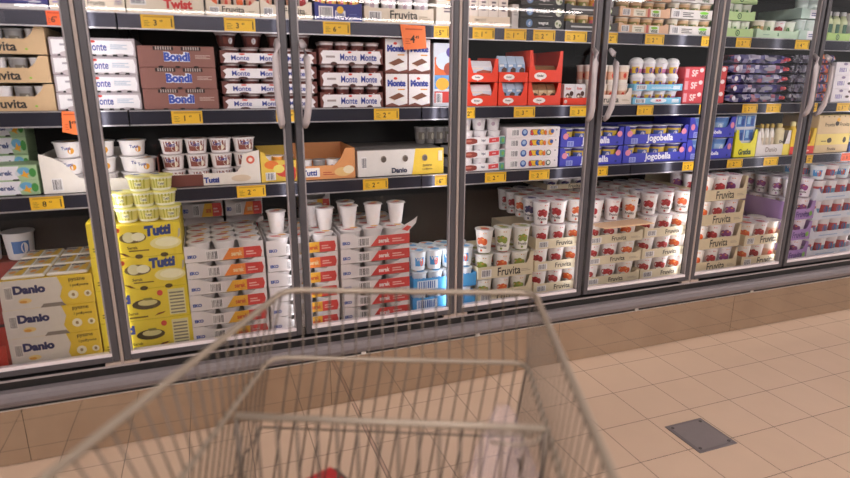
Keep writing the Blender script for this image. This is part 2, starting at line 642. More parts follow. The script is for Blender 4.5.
def carton_stack(x, yy, n, Y, d, col, prn, desc, where, base=None, top=None, slots=0, kind='cardboard_carton', cat='carton', group=None, cols=1, shift=()):
    X0, X1, Z0, Z1 = span(x[0], x[1], yy[0], yy[1], Y, base)
    w, pitch = (X1 - X0) / cols, (Z1 - Z0) / n
    prns = prn if isinstance(prn, list) else [prn] * n
    meshes = {}
    for i in range(n):
        for c in range(cols):
            q = prns[i % len(prns)]
            if q not in meshes:
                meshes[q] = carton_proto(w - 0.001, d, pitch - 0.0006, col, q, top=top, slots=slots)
            lev = level(i, n)
            dx = shift[i] if i < len(shift) else random.uniform(-0.0015, 0.0015) * (cols == 1)
            lab = desc
            if n > 1:
                lab += ', ' + lev
            if cols > 1:
                lab += ', ' + (['left', 'right'][c] if cols == 2 else ORD[c] + ' from left')
            lab += (' of the stack ' if n > 1 else ' ') + where
            place(kind, cat, lab, (X0 + (c + 0.5) * w + dx, Y, Z0 + i * pitch), [('box_body', meshes[q][0]), ('lid_flap', meshes[q][1])], 0, group or ('cartons ' + where))
    return X0, X1, Z0, Z1, pitch
#SPLIT

# ------------------------------------------------------------------ setting
W = 0.75
LEDP = 1.25


def floor_mat():
    mt = bpy.data.materials.new('floor_tiles')
    mt.use_nodes = True
    nt = mt.node_tree
    b = nt.nodes['Principled BSDF']
    tc = nt.nodes.new('ShaderNodeTexCoord')
    mp = nt.nodes.new('ShaderNodeMapping')
    mp.inputs['Location'].default_value = (-0.2237, 0.118, 0)
    nt.links.new(tc.outputs['Object'], mp.inputs['Vector'])
    br = nt.nodes.new('ShaderNodeTexBrick')
    br.offset = 0
    br.squash = 1
    br.inputs['Scale'].default_value = 1
    br.inputs['Brick Width'].default_value = 0.2486
    br.inputs['Row Height'].default_value = 0.2486
    br.inputs['Mortar Size'].default_value = 0.0016
    br.inputs['Mortar Smooth'].default_value = 0.3
    br.inputs['Color1'].default_value = (*hexc('b89f8b'), 1)
    br.inputs['Color2'].default_value = (*hexc('bca38f'), 1)
    br.inputs['Mortar'].default_value = (*hexc('362a27'), 1)
    nt.links.new(mp.outputs['Vector'], br.inputs['Vector'])
    n = nt.nodes.new('ShaderNodeTexNoise')
    n.inputs['Scale'].default_value = 6
    n.inputs['Detail'].default_value = 5
    nt.links.new(tc.outputs['Object'], n.inputs['Vector'])
    r = nt.nodes.new('ShaderNodeMapRange')
    r.inputs['To Min'].default_value = 0.94
    r.inputs['To Max'].default_value = 1.06
    nt.links.new(n.outputs['Fac'], r.inputs['Value'])
    mx = nt.nodes.new('ShaderNodeVectorMath')
    mx.operation = 'SCALE'
    nt.links.new(br.outputs['Color'], mx.inputs[0])
    nt.links.new(r.outputs['Result'], mx.inputs['Scale'])
    nt.links.new(mx.outputs['Vector'], b.inputs['Base Color'])
    b.inputs['Roughness'].default_value = 0.42
    return mt


def kick_mat():
    mt = bpy.data.materials.new('kick_plate_metal')
    mt.use_nodes = True
    nt = mt.node_tree
    b = nt.nodes['Principled BSDF']
    b.inputs['Metallic'].default_value = 1.0
    b.inputs['Roughness'].default_value = 0.05
    tc = nt.nodes.new('ShaderNodeTexCoord')
    n = nt.nodes.new('ShaderNodeTexNoise')
    n.inputs['Scale'].default_value = 5
    n.inputs['Detail'].default_value = 4
    nt.links.new(tc.outputs['Object'], n.inputs['Vector'])
    cr = nt.nodes.new('ShaderNodeValToRGB')
    cr.color_ramp.elements[0].color = (*hexc('b1a190'), 1)
    cr.color_ramp.elements[0].position = 0.3
    cr.color_ramp.elements[1].color = (*hexc('beae9c'), 1)
    cr.color_ramp.elements[1].position = 0.75
    nt.links.new(n.outputs['Fac'], cr.inputs['Fac'])
    nt.links.new(cr.outputs['Color'], b.inputs['Base Color'])
    w = nt.nodes.new('ShaderNodeTexNoise')
    w.inputs['Scale'].default_value = 3.0
    w.inputs['Detail'].default_value = 1
    nt.links.new(tc.outputs['Object'], w.inputs['Vector'])
    bp = nt.nodes.new('ShaderNodeBump')
    bp.inputs['Strength'].default_value = 0.12
    bp.inputs['Distance'].default_value = 0.02
    nt.links.new(w.outputs['Fac'], bp.inputs['Height'])
    nt.links.new(bp.outputs['Normal'], b.inputs['Normal'])
    return mt


def glass_mat():
    mt = bpy.data.materials.new('door_glass')
    mt.use_nodes = True
    nt = mt.node_tree
    nt.nodes.remove(nt.nodes['Principled BSDF'])
    out = nt.nodes['Material Output']
    t = nt.nodes.new('ShaderNodeBsdfTransparent')
    t.inputs['Color'].default_value = (0.95, 0.96, 0.96, 1)
    g = nt.nodes.new('ShaderNodeBsdfGlossy')
    g.inputs['Roughness'].default_value = 0.0
    fr = nt.nodes.new('ShaderNodeFresnel')
    fr.inputs['IOR'].default_value = 1.5
    mx = nt.nodes.new('ShaderNodeMixShader')
    nt.links.new(fr.outputs['Fac'], mx.inputs['Fac'])
    nt.links.new(t.outputs['BSDF'], mx.inputs[1])
    nt.links.new(g.outputs['BSDF'], mx.inputs[2])
    nt.links.new(mx.outputs['Shader'], out.inputs['Surface'])
    return mt


XA, XB = -1.6, 6.05
fl = MB()
fl.box(XA - 3, XB + 3, -18, 1.0, -0.1, 0, floor_mat())
struct('floor', fl)
ce = MB()
ce.box(XA - 3, XB + 3, -18, 1.0, 3.4, 3.5, M('d8d4d0', 0.8))
struct('ceiling', ce)
wb = MB()
wb.box(XA - 3, XB + 3, 0.9, 1.0, 0, 3.4, M('cfc8c0', 0.8))
struct('wall_back', wb)
wf = MB()
wf.box(XA - 3, XB + 3, -18.1, -18.0, 0, 3.4, M('3a3432', 0.8))  # unseen far wall, dark to cut the haze reflected in the door glass
struct('unseen_dark_backdrop', wf)
wf = MB()
wf.box(XA - 3, XB + 3, -5.3, -5.0, 0, 1.72, M('2a2523', 0.8))  # unseen opposite shelving as a plain block, added to darken the glass reflection
struct('unseen_dark_backdrop', wf)
# the wide expansion joint: a dark metal strip let into the floor
ej = MB()
jx = onz(361, 419, 0).x
ej.box(jx - 0.009, jx - 0.006, -9, -0.012, 0.0, 0.0012, M('4a3c36', 0.5))
ej.box(jx + 0.006, jx + 0.009, -9, -0.012, 0.0, 0.0012, M('4a3c36', 0.5))
ej.box(jx - 0.006, jx + 0.006, -9, -0.012, 0.0, 0.0008, M('a88c7c', 0.5))
struct('trim_1', ej)

# shop ceiling lamps: far rows show in the glass, nearest two added as fill
lamp = None
LB = MB()
LB.box(-7.0, 7.0, -0.11, 0.11, 0.03, 0.1, M('d6d6d6', 0.5))
LBd = LB.data('lamp_housing')
LD = MB()
LD.box(-6.95, 6.95, -0.09, 0.09, 0.0, 0.03, M('fff5f0', 0.5, noise=0, emit=27))
LDd = LD.data('lamp_tube')
for i, (y, w_) in enumerate([(-2.9, 'added fill row right above the aisle'), (-6.2, 'added fill row, second from the coolers'), (-9.2, 'third row from the coolers'), (-11.7, 'fourth row from the coolers'), (-15.6, 'row farthest from the coolers')]):
    t = thing('ceiling_light', 'long white ceiling tube light, ' + w_, 'light', (3.2, y, 3.3), 0, 'ceiling tube lights over the aisle')
    obj('lamp_housing', LBd, t)
    obj('lamp_tube', LDd, t)

# ---- cabinet
GRILLE = bpy.data.materials.new('slotted_grille')
GRILLE.use_nodes = True
_n = GRILLE.node_tree
_w = _n.nodes.new('ShaderNodeTexWave')
_w.inputs['Scale'].default_value = 3.7
_t = _n.nodes.new('ShaderNodeTexCoord')
_n.links.new(_t.outputs['Object'], _w.inputs['Vector'])
_r = _n.nodes.new('ShaderNodeValToRGB')
_r.color_ramp.elements[0].color = (*hexc('3a3636'), 1)
_r.color_ramp.elements[0].position = 0.3
_r.color_ramp.elements[1].color = (*hexc('a39c9c'), 1)
_r.color_ramp.elements[1].position = 0.45
_n.links.new(_w.outputs['Fac'], _r.inputs['Fac'])
_n.links.new(_r.outputs['Color'], _n.nodes['Principled BSDF'].inputs['Base Color'])
DARK = M('1c1b1d', 0.5)
GREYP = M('7c7679', 0.35, 0.3)
BACK = M('0e0c0d', 0.5)
cab = thing('cooler_cabinet', 'long grey refrigerated cabinet with glass doors along the aisle', 'cooler', (0, 0, 0))
b = MB()
b.box(XA, XB, 0.74, 0.78, 0.02, 2.2, BACK)
obj('back_panel', b, cab)
b = MB()
b.box(XA, XB, 0.04, 0.74, DECK - 0.06, DECK - 0.001, M('3a3636', 0.5))
obj('deck', b, cab)
b = MB()
b.box(XA, XB, 0.040, 0.054, DECK - 0.001, DECK + 0.006, GRILLE)
obj('air_grille', b, cab)
b = MB()
b.box(XA, XB, 0.0, 0.74, 2.05, 2.2, M('6a6668', 0.5))
obj('canopy', b, cab)
b = MB()
b.box(XA, XB, 0.002, 0.037, 0.248, 0.374, M('141314', 0.5))
b.box(XA, XB, -0.003, 0.002, 0.366, 0.374, M('a39b9e', 0.3, 0.3))
obj('plinth', b, cab)
b = MB()
pr = [(-0.0005, 0.262), (-0.012, 0.262), (-0.012, 0.272), (-0.03, 0.276), (-0.04, 0.284), (-0.045, 0.300), (-0.04, 0.318), (-0.028, 0.330), (-0.0005, 0.334)]
b.prism_x(pr, XA, XB, M('746d70', 0.34, 0.1))
bm = obj('bumper_rail', b, cab)
for x in [0.14, 1.02, 1.62, 2.62, 3.5]:
    b = MB()
    b.box(x - 0.012, x + 0.012, -0.018, -0.010, 0.254, 0.266, M('e8e0dc', 0.3), 0.002)
    obj('rail_clip', b, bm)
KM = kick_mat()
xs = [XA, -0.38, 0.86, 2.12, 3.38, 4.64, XB]
for i in range(len(xs) - 1):
    b = MB()
    b.box(xs[i] + 0.001, xs[i + 1] - 0.001, 0.0, 0.012, 0.004, 0.246, KM)
    obj('kick_plate', b, cab)
b = MB()
b.box(XA, XB, -0.004, 0.012, 0.2445, 0.2475, M('d6ccc4', 0.4))
b.box(XA, XB, 0.012, 0.03, 0.0, 0.2445, DARK)
obj('kick_plate_edge', b, cab)
for k in range(-2, 9, 2):
    b = MB()
    b.box(k * W - 0.03, k * W + 0.03, 0.038, 0.050, 0.40, 2.06, M('403c3e', 0.5))
    mu = obj('mullion', b, cab)
    b = MB()
    b.box(k * W - 0.006, k * W + 0.006, 0.002, 0.038, 0.37, 2.06, M('a0928c', 0.4, 0.2))
    obj('mullion_strip', b, mu)

# ---- doors
GL = glass_mat()
FR = M('4c4a4f', 0.36, 0.25)
FRD = M('4c4a4d', 0.4, 0.25)
GASK = M('d8ced2', 0.4)
D0, D1 = 0.389, 2.02
door_protos = {}


def door(k):
    side = 1 if k % 2 == 0 else -1          # which side the handle is on
    if side not in door_protos:
        w = W - 0.016
        fw = 0.027
        f = MB()
        x0, x1 = -w / 2, w / 2
        for a, c in ((x0, x0 + fw), (x1 - fw, x1)):
            f.box(a, c, 0.0, 0.036, D0, D1, FR, 0.003)
        f.box(x0 + fw, x1 - fw, 0.0, 0.036, D0, D0 + 0.022, FR)
        f.box(x0 + fw, x1 - fw, 0.0, 0.036, D1 - 0.03, D1, FR)
        g = MB()
        # pale seal around the pane
        for a, c, e, h in ((x0 + fw, x0 + fw + 0.006, D0 + 0.022, D1 - 0.03), (x1 - fw - 0.006, x1 - fw, D0 + 0.022, D1 - 0.03)):
            g.box(a, c, 0.006, 0.03, e, h, M('9a9396', 0.4, 0.2))
        g.box(x0 + fw, x1 - fw, 0.004, 0.03, D0 + 0.020, D0 + 0.036, GASK)
        p = MB()
        p.face([(x0 + fw, 0.012, D0 + 0.03), (x1 - fw, 0.012, D0 + 0.03), (x1 - fw, 0.012, D1 - 0.03), (x0 + fw, 0.012, D1 - 0.03)], GL)
        h = MB()
        hx = side * (w / 2 - 0.036)
        pth = [(hx - side * 0.004, -0.002, 1.325), (hx - side * 0.006, -0.022, 1.345), (hx - side * 0.012, -0.040, 1.39), (hx - side * 0.018, -0.046, 1.46), (hx - side * 0.02, -0.046, 1.53), (hx - side * 0.016, -0.042, 1.60), (hx - side * 0.008, -0.028, 1.645), (hx - side * 0.004, -0.004, 1.665)]
        h.tube(pth, [0.010, 0.0145, 0.0150, 0.0125, 0.0125, 0.0150, 0.0145, 0.010], M('b6aeb2', 0.35, 0.0), 10)
        hg = MB()
        hs = -side
        hg.box(min(hs * (w / 2 - 0.055), hs * (w / 2 + 0.003)), max(hs * (w / 2 - 0.055), hs * (w / 2 + 0.003)), -0.004, 0.03, D0 - 0.014, D0 - 0.002, M('b3a49c', 0.35, 0.4))
        door_protos[side] = [('door_frame', f.data('door_frame')), ('seal', g.data('seal')), ('glass_pane', p.data('glass_pane')), ('handle', h.data('handle')), ('hinge_plate', hg.data('hinge_plate'))]
    words = {-1: 'leftmost glass cooler door, in front of the low white quark trays', 0: 'glass cooler door with curved handle, second from left', 1: 'glass cooler door with curved handle, third from left',
             2: 'glass cooler door in front of the red display trays, fourth from left', 3: 'glass cooler door in front of the blue-violet trays, fifth from left', 4: 'glass cooler door in front of the purple berry packs, sixth from left',
             5: 'rightmost glass cooler door, partly outside the picture'}
    place('cooler_door', 'door', words[k], ((k + 0.5) * W, 0, 0), door_protos[side], 0, 'glass doors of the long cooler')


for k in range(-1, 6):
    door(k)

# ---- shelves
RAIL = M('3b3a46', 0.24, 0.5, 0.03)
RLIP = M('b5b0b4', 0.3, 0.6)
PLATE = M('3a3739', 0.45, 0.3)
bounds = [-1.38, 0.122, 1.372, 2.622, 3.872, 5.4]
shelf_protos = {}
for (z, nm) in ((S1, 'upper'), (S2, 'middle'), (S3, 'lower')):
    for i in range(5):
        x0, x1 = bounds[i], bounds[i + 1]
        w = round(x1 - x0 - 0.006, 4)
        if w not in shelf_protos:
            p = MB()
            p.box(-w / 2, w / 2, 0.160, 0.72, -0.022, -0.002, PLATE)
            r = MB()
            r.box(-w / 2, w / 2, 0.154, 0.160, -0.057, -0.002, RAIL)
            r.box(-w / 2, w / 2, 0.148, 0.160, -0.062, -0.057, RLIP)
            r.box(-w / 2, w / 2, 0.148, 0.160, -0.005, -0.001, RLIP)
            ks = []
            for s in (-1, 1):
                k = MB()
                xx = s * (w / 2 - 0.02)
                k.prism_x([(0.735, -0.1), (0.735, -0.022), (0.24, -0.022), (0.24, -0.04)], xx - 0.002, xx + 0.002, PLATE)
                ks.append(('bracket', k.data('bracket')))
            shelf_protos[w] = [('shelf_plate', p.data('shelf_plate')), ('price_rail', r.data('price_rail'))] + ks
        where = ['at the far left', 'behind the two left doors', 'around the middle doors', 'right of the middle', 'at the far right'][i]
        place('cooler_shelf', 'shelf', 'dark metal %s cooler shelf with price rail, %s' % (nm, where), ((x0 + x1) / 2, 0, z), shelf_protos[w], 0, 'shelves of the cooler')


def area(name, loc, rot, sx, sy, power, col=(1, 0.95, 0.97)):
    l = bpy.data.lights.new(name, 'AREA')
    l.shape = 'RECTANGLE'
    l.size, l.size_y = sx, sy
    l.energy = power
    l.color = col
    o = bpy.data.objects.new(name, l)
    COL.objects.link(o)
    o.location = loc
    o.rotation_euler = rot
    return o


# led strips behind mullions, turned to the shelves; fill lights added at door edges
for k in range(-2, 8):
    for s in (-1, 1):
        area('led_and_fill_light', (k * W + s * 0.022, 0.044 if k % 2 else 0.054, 1.22), (PI / 2, 0, -s * math.radians(52)), 0.018, 1.62, LEDP * (0.5 if k % 2 else 1.15))
wd = bpy.data.worlds.new('shop_light')
SC.world = wd
wd.use_nodes = True
wd.node_tree.nodes['Background'].inputs['Color'].default_value = (1.0, 0.95, 0.94, 1)
wd.node_tree.nodes['Background'].inputs['Strength'].default_value = 0.45

# ------------------------------------------------------------------ prints
CREAM, KRAFT, WHITE = 'e6d7c4', 'd3b28a', 'e9e2e4'
INK = M('2e2a2a', 0.5)


def p_fruvita(size=0.5, cx=0.5, cz=0.45, bars=True, dot=None, extra=None):
    def fn(f):
        if bars:
            f.bars(0.06, 0.24, 0.15, 0.78)
        f.text('Fruvita', cx, cz, size, INK, 0.015, maxw=0.42)
        if dot:
            f.ell(cx + 0.24, cz - size * 0.35, 0.018, size * 0.13, M(dot))
        f.lines(0.78, 0.95, 0.35, 0.6, 2, M('b9a890'))
        if extra:
            f.text(extra, 0.84, 0.5, 0.3, M('6a5aa0'), shear=0.3, maxw=0.2)
    return fn


pf1, pf2 = p_fruvita(0.52, 0.56, 0.5), p_fruvita(0.62, 0.5, 0.5)


def p_kraft(f):
    f.text('Fruvita', 0.44, 0.5, 0.62, INK, 0.03, maxw=0.6)
    f.ell(0.77, 0.33, 0.016, 0.07, M('8cc63e'))


def p_riso(f):
    f.rect(0, 1, 0, 0.14, M('d9d4d6'))
    f.text('Frutiso', 0.5, 0.46, 0.42, M('e9e6ee'), 0.05, maxw=0.75)
    f.lines(0.72, 0.9, 0.2, 0.3, 1, M('c8c8d8'))


def p_cream_purple(f):
    f.lines(0.2, 0.9, 0.25, 0.6, 3, M('9a8ac0'))
    f.ell(0.5, 0.75, 0.2, 0.1, M('c49a50'))


def p_twist(f):
    f.bars(0.05, 0.25, 0.3, 0.75, 11)
    f.text('Twist', 0.66, 0.38, 0.34, M('d62a2e'), 0.05, maxw=0.45)
    f.text('Bakoma', 0.6, 0.62, 0.12, INK, 0.01, maxw=0.25)
    f.ell(0.9, 0.78, 0.05, 0.1, M('c0392b'))


def p_navy(f):
    f.bars(0.08, 0.38, 0.25, 0.85, 10)
    f.rect(0.42, 0.64, 0.25, 0.62, M('e6e4ee'))
    f.circ(0.53, 0.66, 0.22, M('e9b52c'))
    f.text('Smak', 0.53, 0.42, 0.2, M('283a8a'), 0.03, maxw=0.18)
    f.lines(0.72, 0.94, 0.3, 0.5, 2, M('5a66b0'))


def p_milk(f):
    f.text('SMOOT', 0.3, 0.66, 0.28, M('7a6a58'), 0.01, maxw=0.3)
    f.text('Fruvita', 0.62, 0.42, 0.26, M('8a7a68'), 0.01, maxw=0.3)


def p_milkbox(c):
    def fn(f):
        f.ell(0.55, 0.62, 0.3, 0.10, M(c))
        f.poly([(0.35, 0.62), (0.75, 0.62), (0.6, 0.8)], M('e0703c'))
        f.lines(0.3, 0.75, 0.28, 0.48, 3, M('6e5f6a'))
    return fn


def p_black(f):
    f.circ(0.2, 0.5, 0.34, M('6a86b0'))
    f.text('d', 0.2, 0.5, 0.3, M('e6e8f0'), 0.03)
    f.text('wegrut', 0.52, 0.5, 0.32, M('e6e4e2'), 0.03, maxw=0.26)
    f.lines(0.4, 0.72, 0.12, 0.2, 1, M('a8a4a0'))
    f.circ(0.86, 0.5, 0.36, M('c9c8b6'))
    f.circ(0.83, 0.55, 0.12, M('7a8a5a'))
    f.circ(0.9, 0.4, 0.12, M('5a6a44'))


def p_dark(f):
    f.lines(0.1, 0.62, 0.42, 0.62, 1, M('c4c0bc'), 1)
    f.circ(0.82, 0.5, 0.38, M('8fae5a'))
    f.circ(0.84, 0.5, 0.2, M('dfe8c8'))


def p_vege(base):
    def fn(f):
        f.bars(0.05, 0.2, 0.12, 0.88, 7)
        f.rect(0.26, 0.5, 0.1, 0.9, M('ece4d4'))
        f.text('VEGE', 0.38, 0.34, 0.3, M('5b5a3c'), 0.02, maxw=0.18)
        f.lines(0.3, 0.46, 0.62, 0.78, 1, M('9a9474'))
        f.rect(0.54, 0.58, 0, 1, M('d06a60'))
        f.rect(0.6, 0.8, 0.08, 0.92, M('f0ece0'))
        f.text('VEGE', 0.7, 0.3, 0.36, M('3c4a2e'), 0.04, maxw=0.18)
        f.ell(0.7, 0.68, 0.07, 0.16, M('86c232'))
    return fn


def p_vegew(f):
    f.bars(0.04, 0.2, 0.12, 0.88, 7)
    f.lines(0.26, 0.5, 0.2, 0.8, 3, M('5e5c58'))
    f.text('VEGE', 0.74, 0.3, 0.38, M('3a5a30'), 0.04, maxw=0.24)
    f.ell(0.74, 0.7, 0.1, 0.16, M('7fce3a'))


def p_green(f):
    f.circ(0.45, 0.5, 0.36, M('2d5a3a'))
    f.circ(0.45, 0.5, 0.24, M('b7d796'))
    f.text('a', 0.45, 0.5, 0.26, M('2d5a3a'), 0.03)


def p_palegreen(f):
    f.text('a', 0.5, 0.5, 0.4, M('3f7a52'), 0.03)
    f.lines(0.15, 0.3, 0.4, 0.6, 1, M('8ab09a'))


def p_mint(f):
    f.rect(0.42, 0.86, 0.04, 0.96, M('eceaf0'))
    f.lines(0.5, 0.8, 0.3, 0.75, 2, M('6a6a9a'))


def p_montew(f):
    """white wave panel with blue script on a pale carton"""
    f.poly([(0.02, 0.12), (0.5, 0.08), (0.7, 0.16), (0.95, 0.08), (0.97, 0.5), (0.94, 0.86), (0.02, 0.86)], M('f0ecf0'))
    f.text('Monte', 0.26, 0.52, 0.44, M('34459e'), 0.02, maxw=0.38)
    f.ell(0.2, 0.8, 0.05, 0.07, M('d8453a'))
    f.lines(0.52, 0.84, 0.4, 0.7, 3, M('b4c4d6'))


def p_whitebox(f):
    f.rect(0.08, 0.97, 0.1, 0.88, M('f0ecee'))
    f.lines(0.35, 0.7, 0.55, 0.66, 1, M('aaa4ac'), 1)
    f.ell(0.6, 0.1, 0.3, 0.16, M('c9bcc0'))


def p_bondi(f):
    f.text('Bondi', 0.5, 0.5, 0.42, M('3c56b8'), 0.05, outline=M('e9eefa'), ob=0.10, maxw=0.34)
    f.lines(0.74, 0.94, 0.42, 0.62, 3, M('c4a8a0'))
    for a, c in ((0.2, 0.46), (0.56, 0.82)):
        f.rect(a, c, 0.80, 0.97, M('2a1814'))
        for i in range(7):
            x = a + 0.03 + (c - a - 0.04) * i / 7
            f.rect(x, x + 0.016, 0.82, 0.97, M('b9a8a4'))
    for x in (0.28, 0.5, 0.74):
        f.ell(x, 0.02, 0.035, 0.05, M('1c100e'))


def p_monteb(n=2, cut=0.0):
    def fn(f):
        f.poly([(0.03, 0.02), (0.97, 0.02), (0.95, 0.35), (0.98, 0.6), (0.95, 0.97), (0.06, 0.97), (0.02, 0.75), (0.05, 0.4)], M('efe9ec'))
        for i in range(n):
            x = (0.45 + 0.32 * i) if n == 2 else 0.2 + 0.29 * i
            f.text('Monte', x, 0.5, 0.5, M('34459e'), 0.02, maxw=0.26)
            f.ell(x + 0.02, 0.86, 0.03, 0.08, M('d8453a'))
        if n == 2:
            f.lines(0.1, 0.24, 0.45, 0.6, 1, M('a89a9a'), 1)
        for i in range(3):
            f.ell(0.22 + 0.28 * i, 0.02, 0.05, 0.14, M('4a2420'))
    return fn


def p_monteup(f):
    f.poly([(0.03, 0.06), (0.3, 0.12), (0.6, 0.04), (0.97, 0.1), (0.97, 0.97), (0.03, 0.97)], M('efeaec'))
    f.text('Monte', 0.5, 0.7, 0.2, M('34459e'), 0.07, maxw=0.8)
    f.ell(0.45, 0.84, 0.08, 0.04, M('d8453a'))
    f.lines(0.55, 0.85, 0.5, 0.57, 1, M('e09a3a'))
    f.poly([(0.15, 0.28), (0.4, 0.2), (0.85, 0.32), (0.6, 0.42)], M('7a4a34'))
    f.poly([(0.15, 0.24), (0.4, 0.16), (0.4, 0.2), (0.15, 0.28)], M('e8dcd0'))
    f.ell(0.75, 0.22, 0.14, 0.06, M('f4f2f0'))


def p_kids(f):
    f.rect(0.05, 0.95, 0.5, 0.78, M('e8713c'))
    f.ell(0.5, 0.72, 0.4, 0.14, M('d8e4f0'))
    f.ell(0.7, 0.6, 0.24, 0.1, M('b0503a'))
    f.rect(0.05, 0.95, 0.28, 0.5, M('6aa0d8'))
    f.ell(0.4, 0.36, 0.3, 0.1, M('e8b03c'))
    f.rect(0.05, 0.95, 0.06, 0.24, M('c93a34'))
    f.bars(0.1, 0.4, 0.05, 0.22, 5)
    f.ell(0.75, 0.86, 0.2, 0.08, M('5a4a9a'))


def p_red(f):
    f.ell(0.34, 0.5, 0.19, 0.30, M('f4ecea'))
    f.poly([(0.28, 0.3), (0.4, 0.3), (0.35, 0.08)], M('f4ecea'))
    f.text('Kinder', 0.34, 0.52, 0.17, M('3a2a2a'), 0.03, maxw=0.28)


def p_redlow(f):
    f.ell(0.1, 0.5, 0.07, 0.28, M('f2d8d0'))


def p_piebox(f):
    f.text('Kinder', 0.42, 0.78, 0.13, M('d04030'), 0.03, maxw=0.5)
    f.ell(0.35, 0.42, 0.2, 0.13, M('5a3a2e'))
    f.ell(0.7, 0.52, 0.18, 0.13, M('4a2c24'))
    f.ell(0.62, 0.28, 0.16, 0.11, M('8a6a4e'))
    f.ell(0.33, 0.38, 0.11, 0.06, M('e8dcc8'))


def p_egg(c):
    def fn(f):
        f.bars(0.05, 0.25, 0.15, 0.85, 7)
        if c == 'low':
            f.ell(0.52, 0.55, 0.17, 0.4, M('e8eef6'))
            f.text('FRUPI', 0.52, 0.55, 0.36, M('d8486a'), 0.06, maxw=0.26)
        else:
            f.lines(0.35, 0.9, 0.3, 0.7, 2, M('dfeaf4'))
        f.rect(0.8, 0.95, 0.2, 0.8, M('dfe9f2'))
    return fn


def p_redsmall(f):
    f.text('SF', 0.5, 0.5, 0.55, M('f2dcd8'), 0.03)
    f.ell(0.82, 0.75, 0.1, 0.18, M('f0e0e0'))
    f.rect(0.04, 0.2, 0.15, 0.85, M('e0a0a8'))


def p_spots(f):
    f.bars(0.1, 0.42, 0.2, 0.62, 6, fg='7a6ab0')
    for x, z, c in ((0.55, 0.4, '4a3a3a'), (0.8, 0.35, '3a2c30'), (0.62, 0.78, '6a4a5a'), (0.9, 0.7, '3a3040'), (0.3, 0.85, '8a7a9a')):
        f.ell(x, z, 0.07, 0.1, M(c))


def p_serek(f):
    f.poly([(0.0, 0.05), (0.74, 0.05), (0.7, 0.5), (0.76, 0.95), (0, 0.95)], M('e6e2ea'))
    f.text('Serek', 0.53, 0.52, 0.34, M('2c3f7a'), 0.03, maxw=0.4)
    f.circ(0.73, 0.45, 0.16, M('d0d8e0'))
    f.ell(0.82, 0.62, 0.09, 0.26, M('6aa6cc'))
    f.poly([(0.77, 0.3), (0.8, 0.42), (0.82, 0.7), (0.85, 0.45), (0.9, 0.5), (0.86, 0.3), (0.88, 0.12), (0.82, 0.24)], M('e8a62c'))
    f.ell(0.94, 0.5, 0.05, 0.3, M('3f8a3c'))


def p_white_barcode(f):
    f.bars(0.1, 0.22, 0.12, 0.8, 8, fg='5a5656')


def p_tutti_tray(f):
    f.rect(0.0, 0.42, 0.0, 1.0, M('70392f'))
    f.text('Tutti', 0.5, 0.45, 0.5, M('2c3f92'), 0.05, outline=M('e8e2e4'), maxw=0.18)
    f.ell(0.8, 0.5, 0.1, 0.3, M('d8c2a8'))


def p_fruit(f):
    f.ell(0.3, 0.8, 0.2, 0.2, M('e8792a'))
    f.ell(0.7, 0.5, 0.3, 0.3, M('d8432e'))
    f.ell(0.5, 0.6, 0.16, 0.2, M('f2dc6a'))
    f.bars(0.12, 0.4, 0.08, 0.45, 6)
    f.ell(0.88, 0.3, 0.1, 0.3, M('c8342c'))


def p_orange(f):
    f.rect(0, 0.36, 0.2, 0.85, M('f0ecec'))
    f.text('Tutti', 0.18, 0.5, 0.42, M('2c3f92'), 0.04, maxw=0.26)
    f.lines(0.42, 0.62, 0.3, 0.6, 2, M('c05a3a'))
    f.ell(0.78, 0.5, 0.16, 0.34, M('e8c080'))
    f.ell(0.88, 0.65, 0.1, 0.3, M('f0e0c0'))


def p_danio_big(f):
    f.poly([(0.62, 0.0), (1, 0), (1, 1), (0.66, 1)], M('ecc63c'))
    f.bars(0.04, 0.1, 0.3, 0.75, 6)
    for x in (0.29, 0.54, 0.77):
        f.ell(x, 0.64, 0.033, 0.13, M('8a7c70'))
        f.ell(x + 0.004, 0.62, 0.024, 0.10, M('5c5048'))
    f.text('Danio', 0.47, 0.2, 0.2, M('242a4a'), 0.04, maxw=0.2)
    f.text('pyszne', 0.8, 0.33, 0.1, M('5a4a20'), 0.02, maxw=0.15)
    f.text('i pożywne', 0.8, 0.2, 0.1, M('5a4a20'), 0.02, maxw=0.18)
    f.rect(0.93, 0.98, 0.5, 0.9, M('efe4c0'))


def p_hip(f):
    f.ell(0.2, 0.45, 0.18, 0.4, M('8a3a30'))
    f.ell(0.16, 0.5, 0.08, 0.14, M('b86a5a'))
    f.rect(0.36, 0.62, 0.1, 0.9, M('f2eef0'))
    f.text('hipi', 0.5, 0.5, 0.4, M('4a4a6a'), 0.03, maxw=0.2)
    f.poly([(0.63, 0.2), (0.86, 0.3), (0.86, 0.9), (0.63, 0.8)], M('d84448'))
    f.text('pack', 0.75, 0.55, 0.28, M('f4e4e4'), 0.03, maxw=0.18)
    f.rect(0.88, 1.0, 0, 1, M('5f9a8e'))
    f.ell(0.95, 0.5, 0.03, 0.3, M('7ab050'))


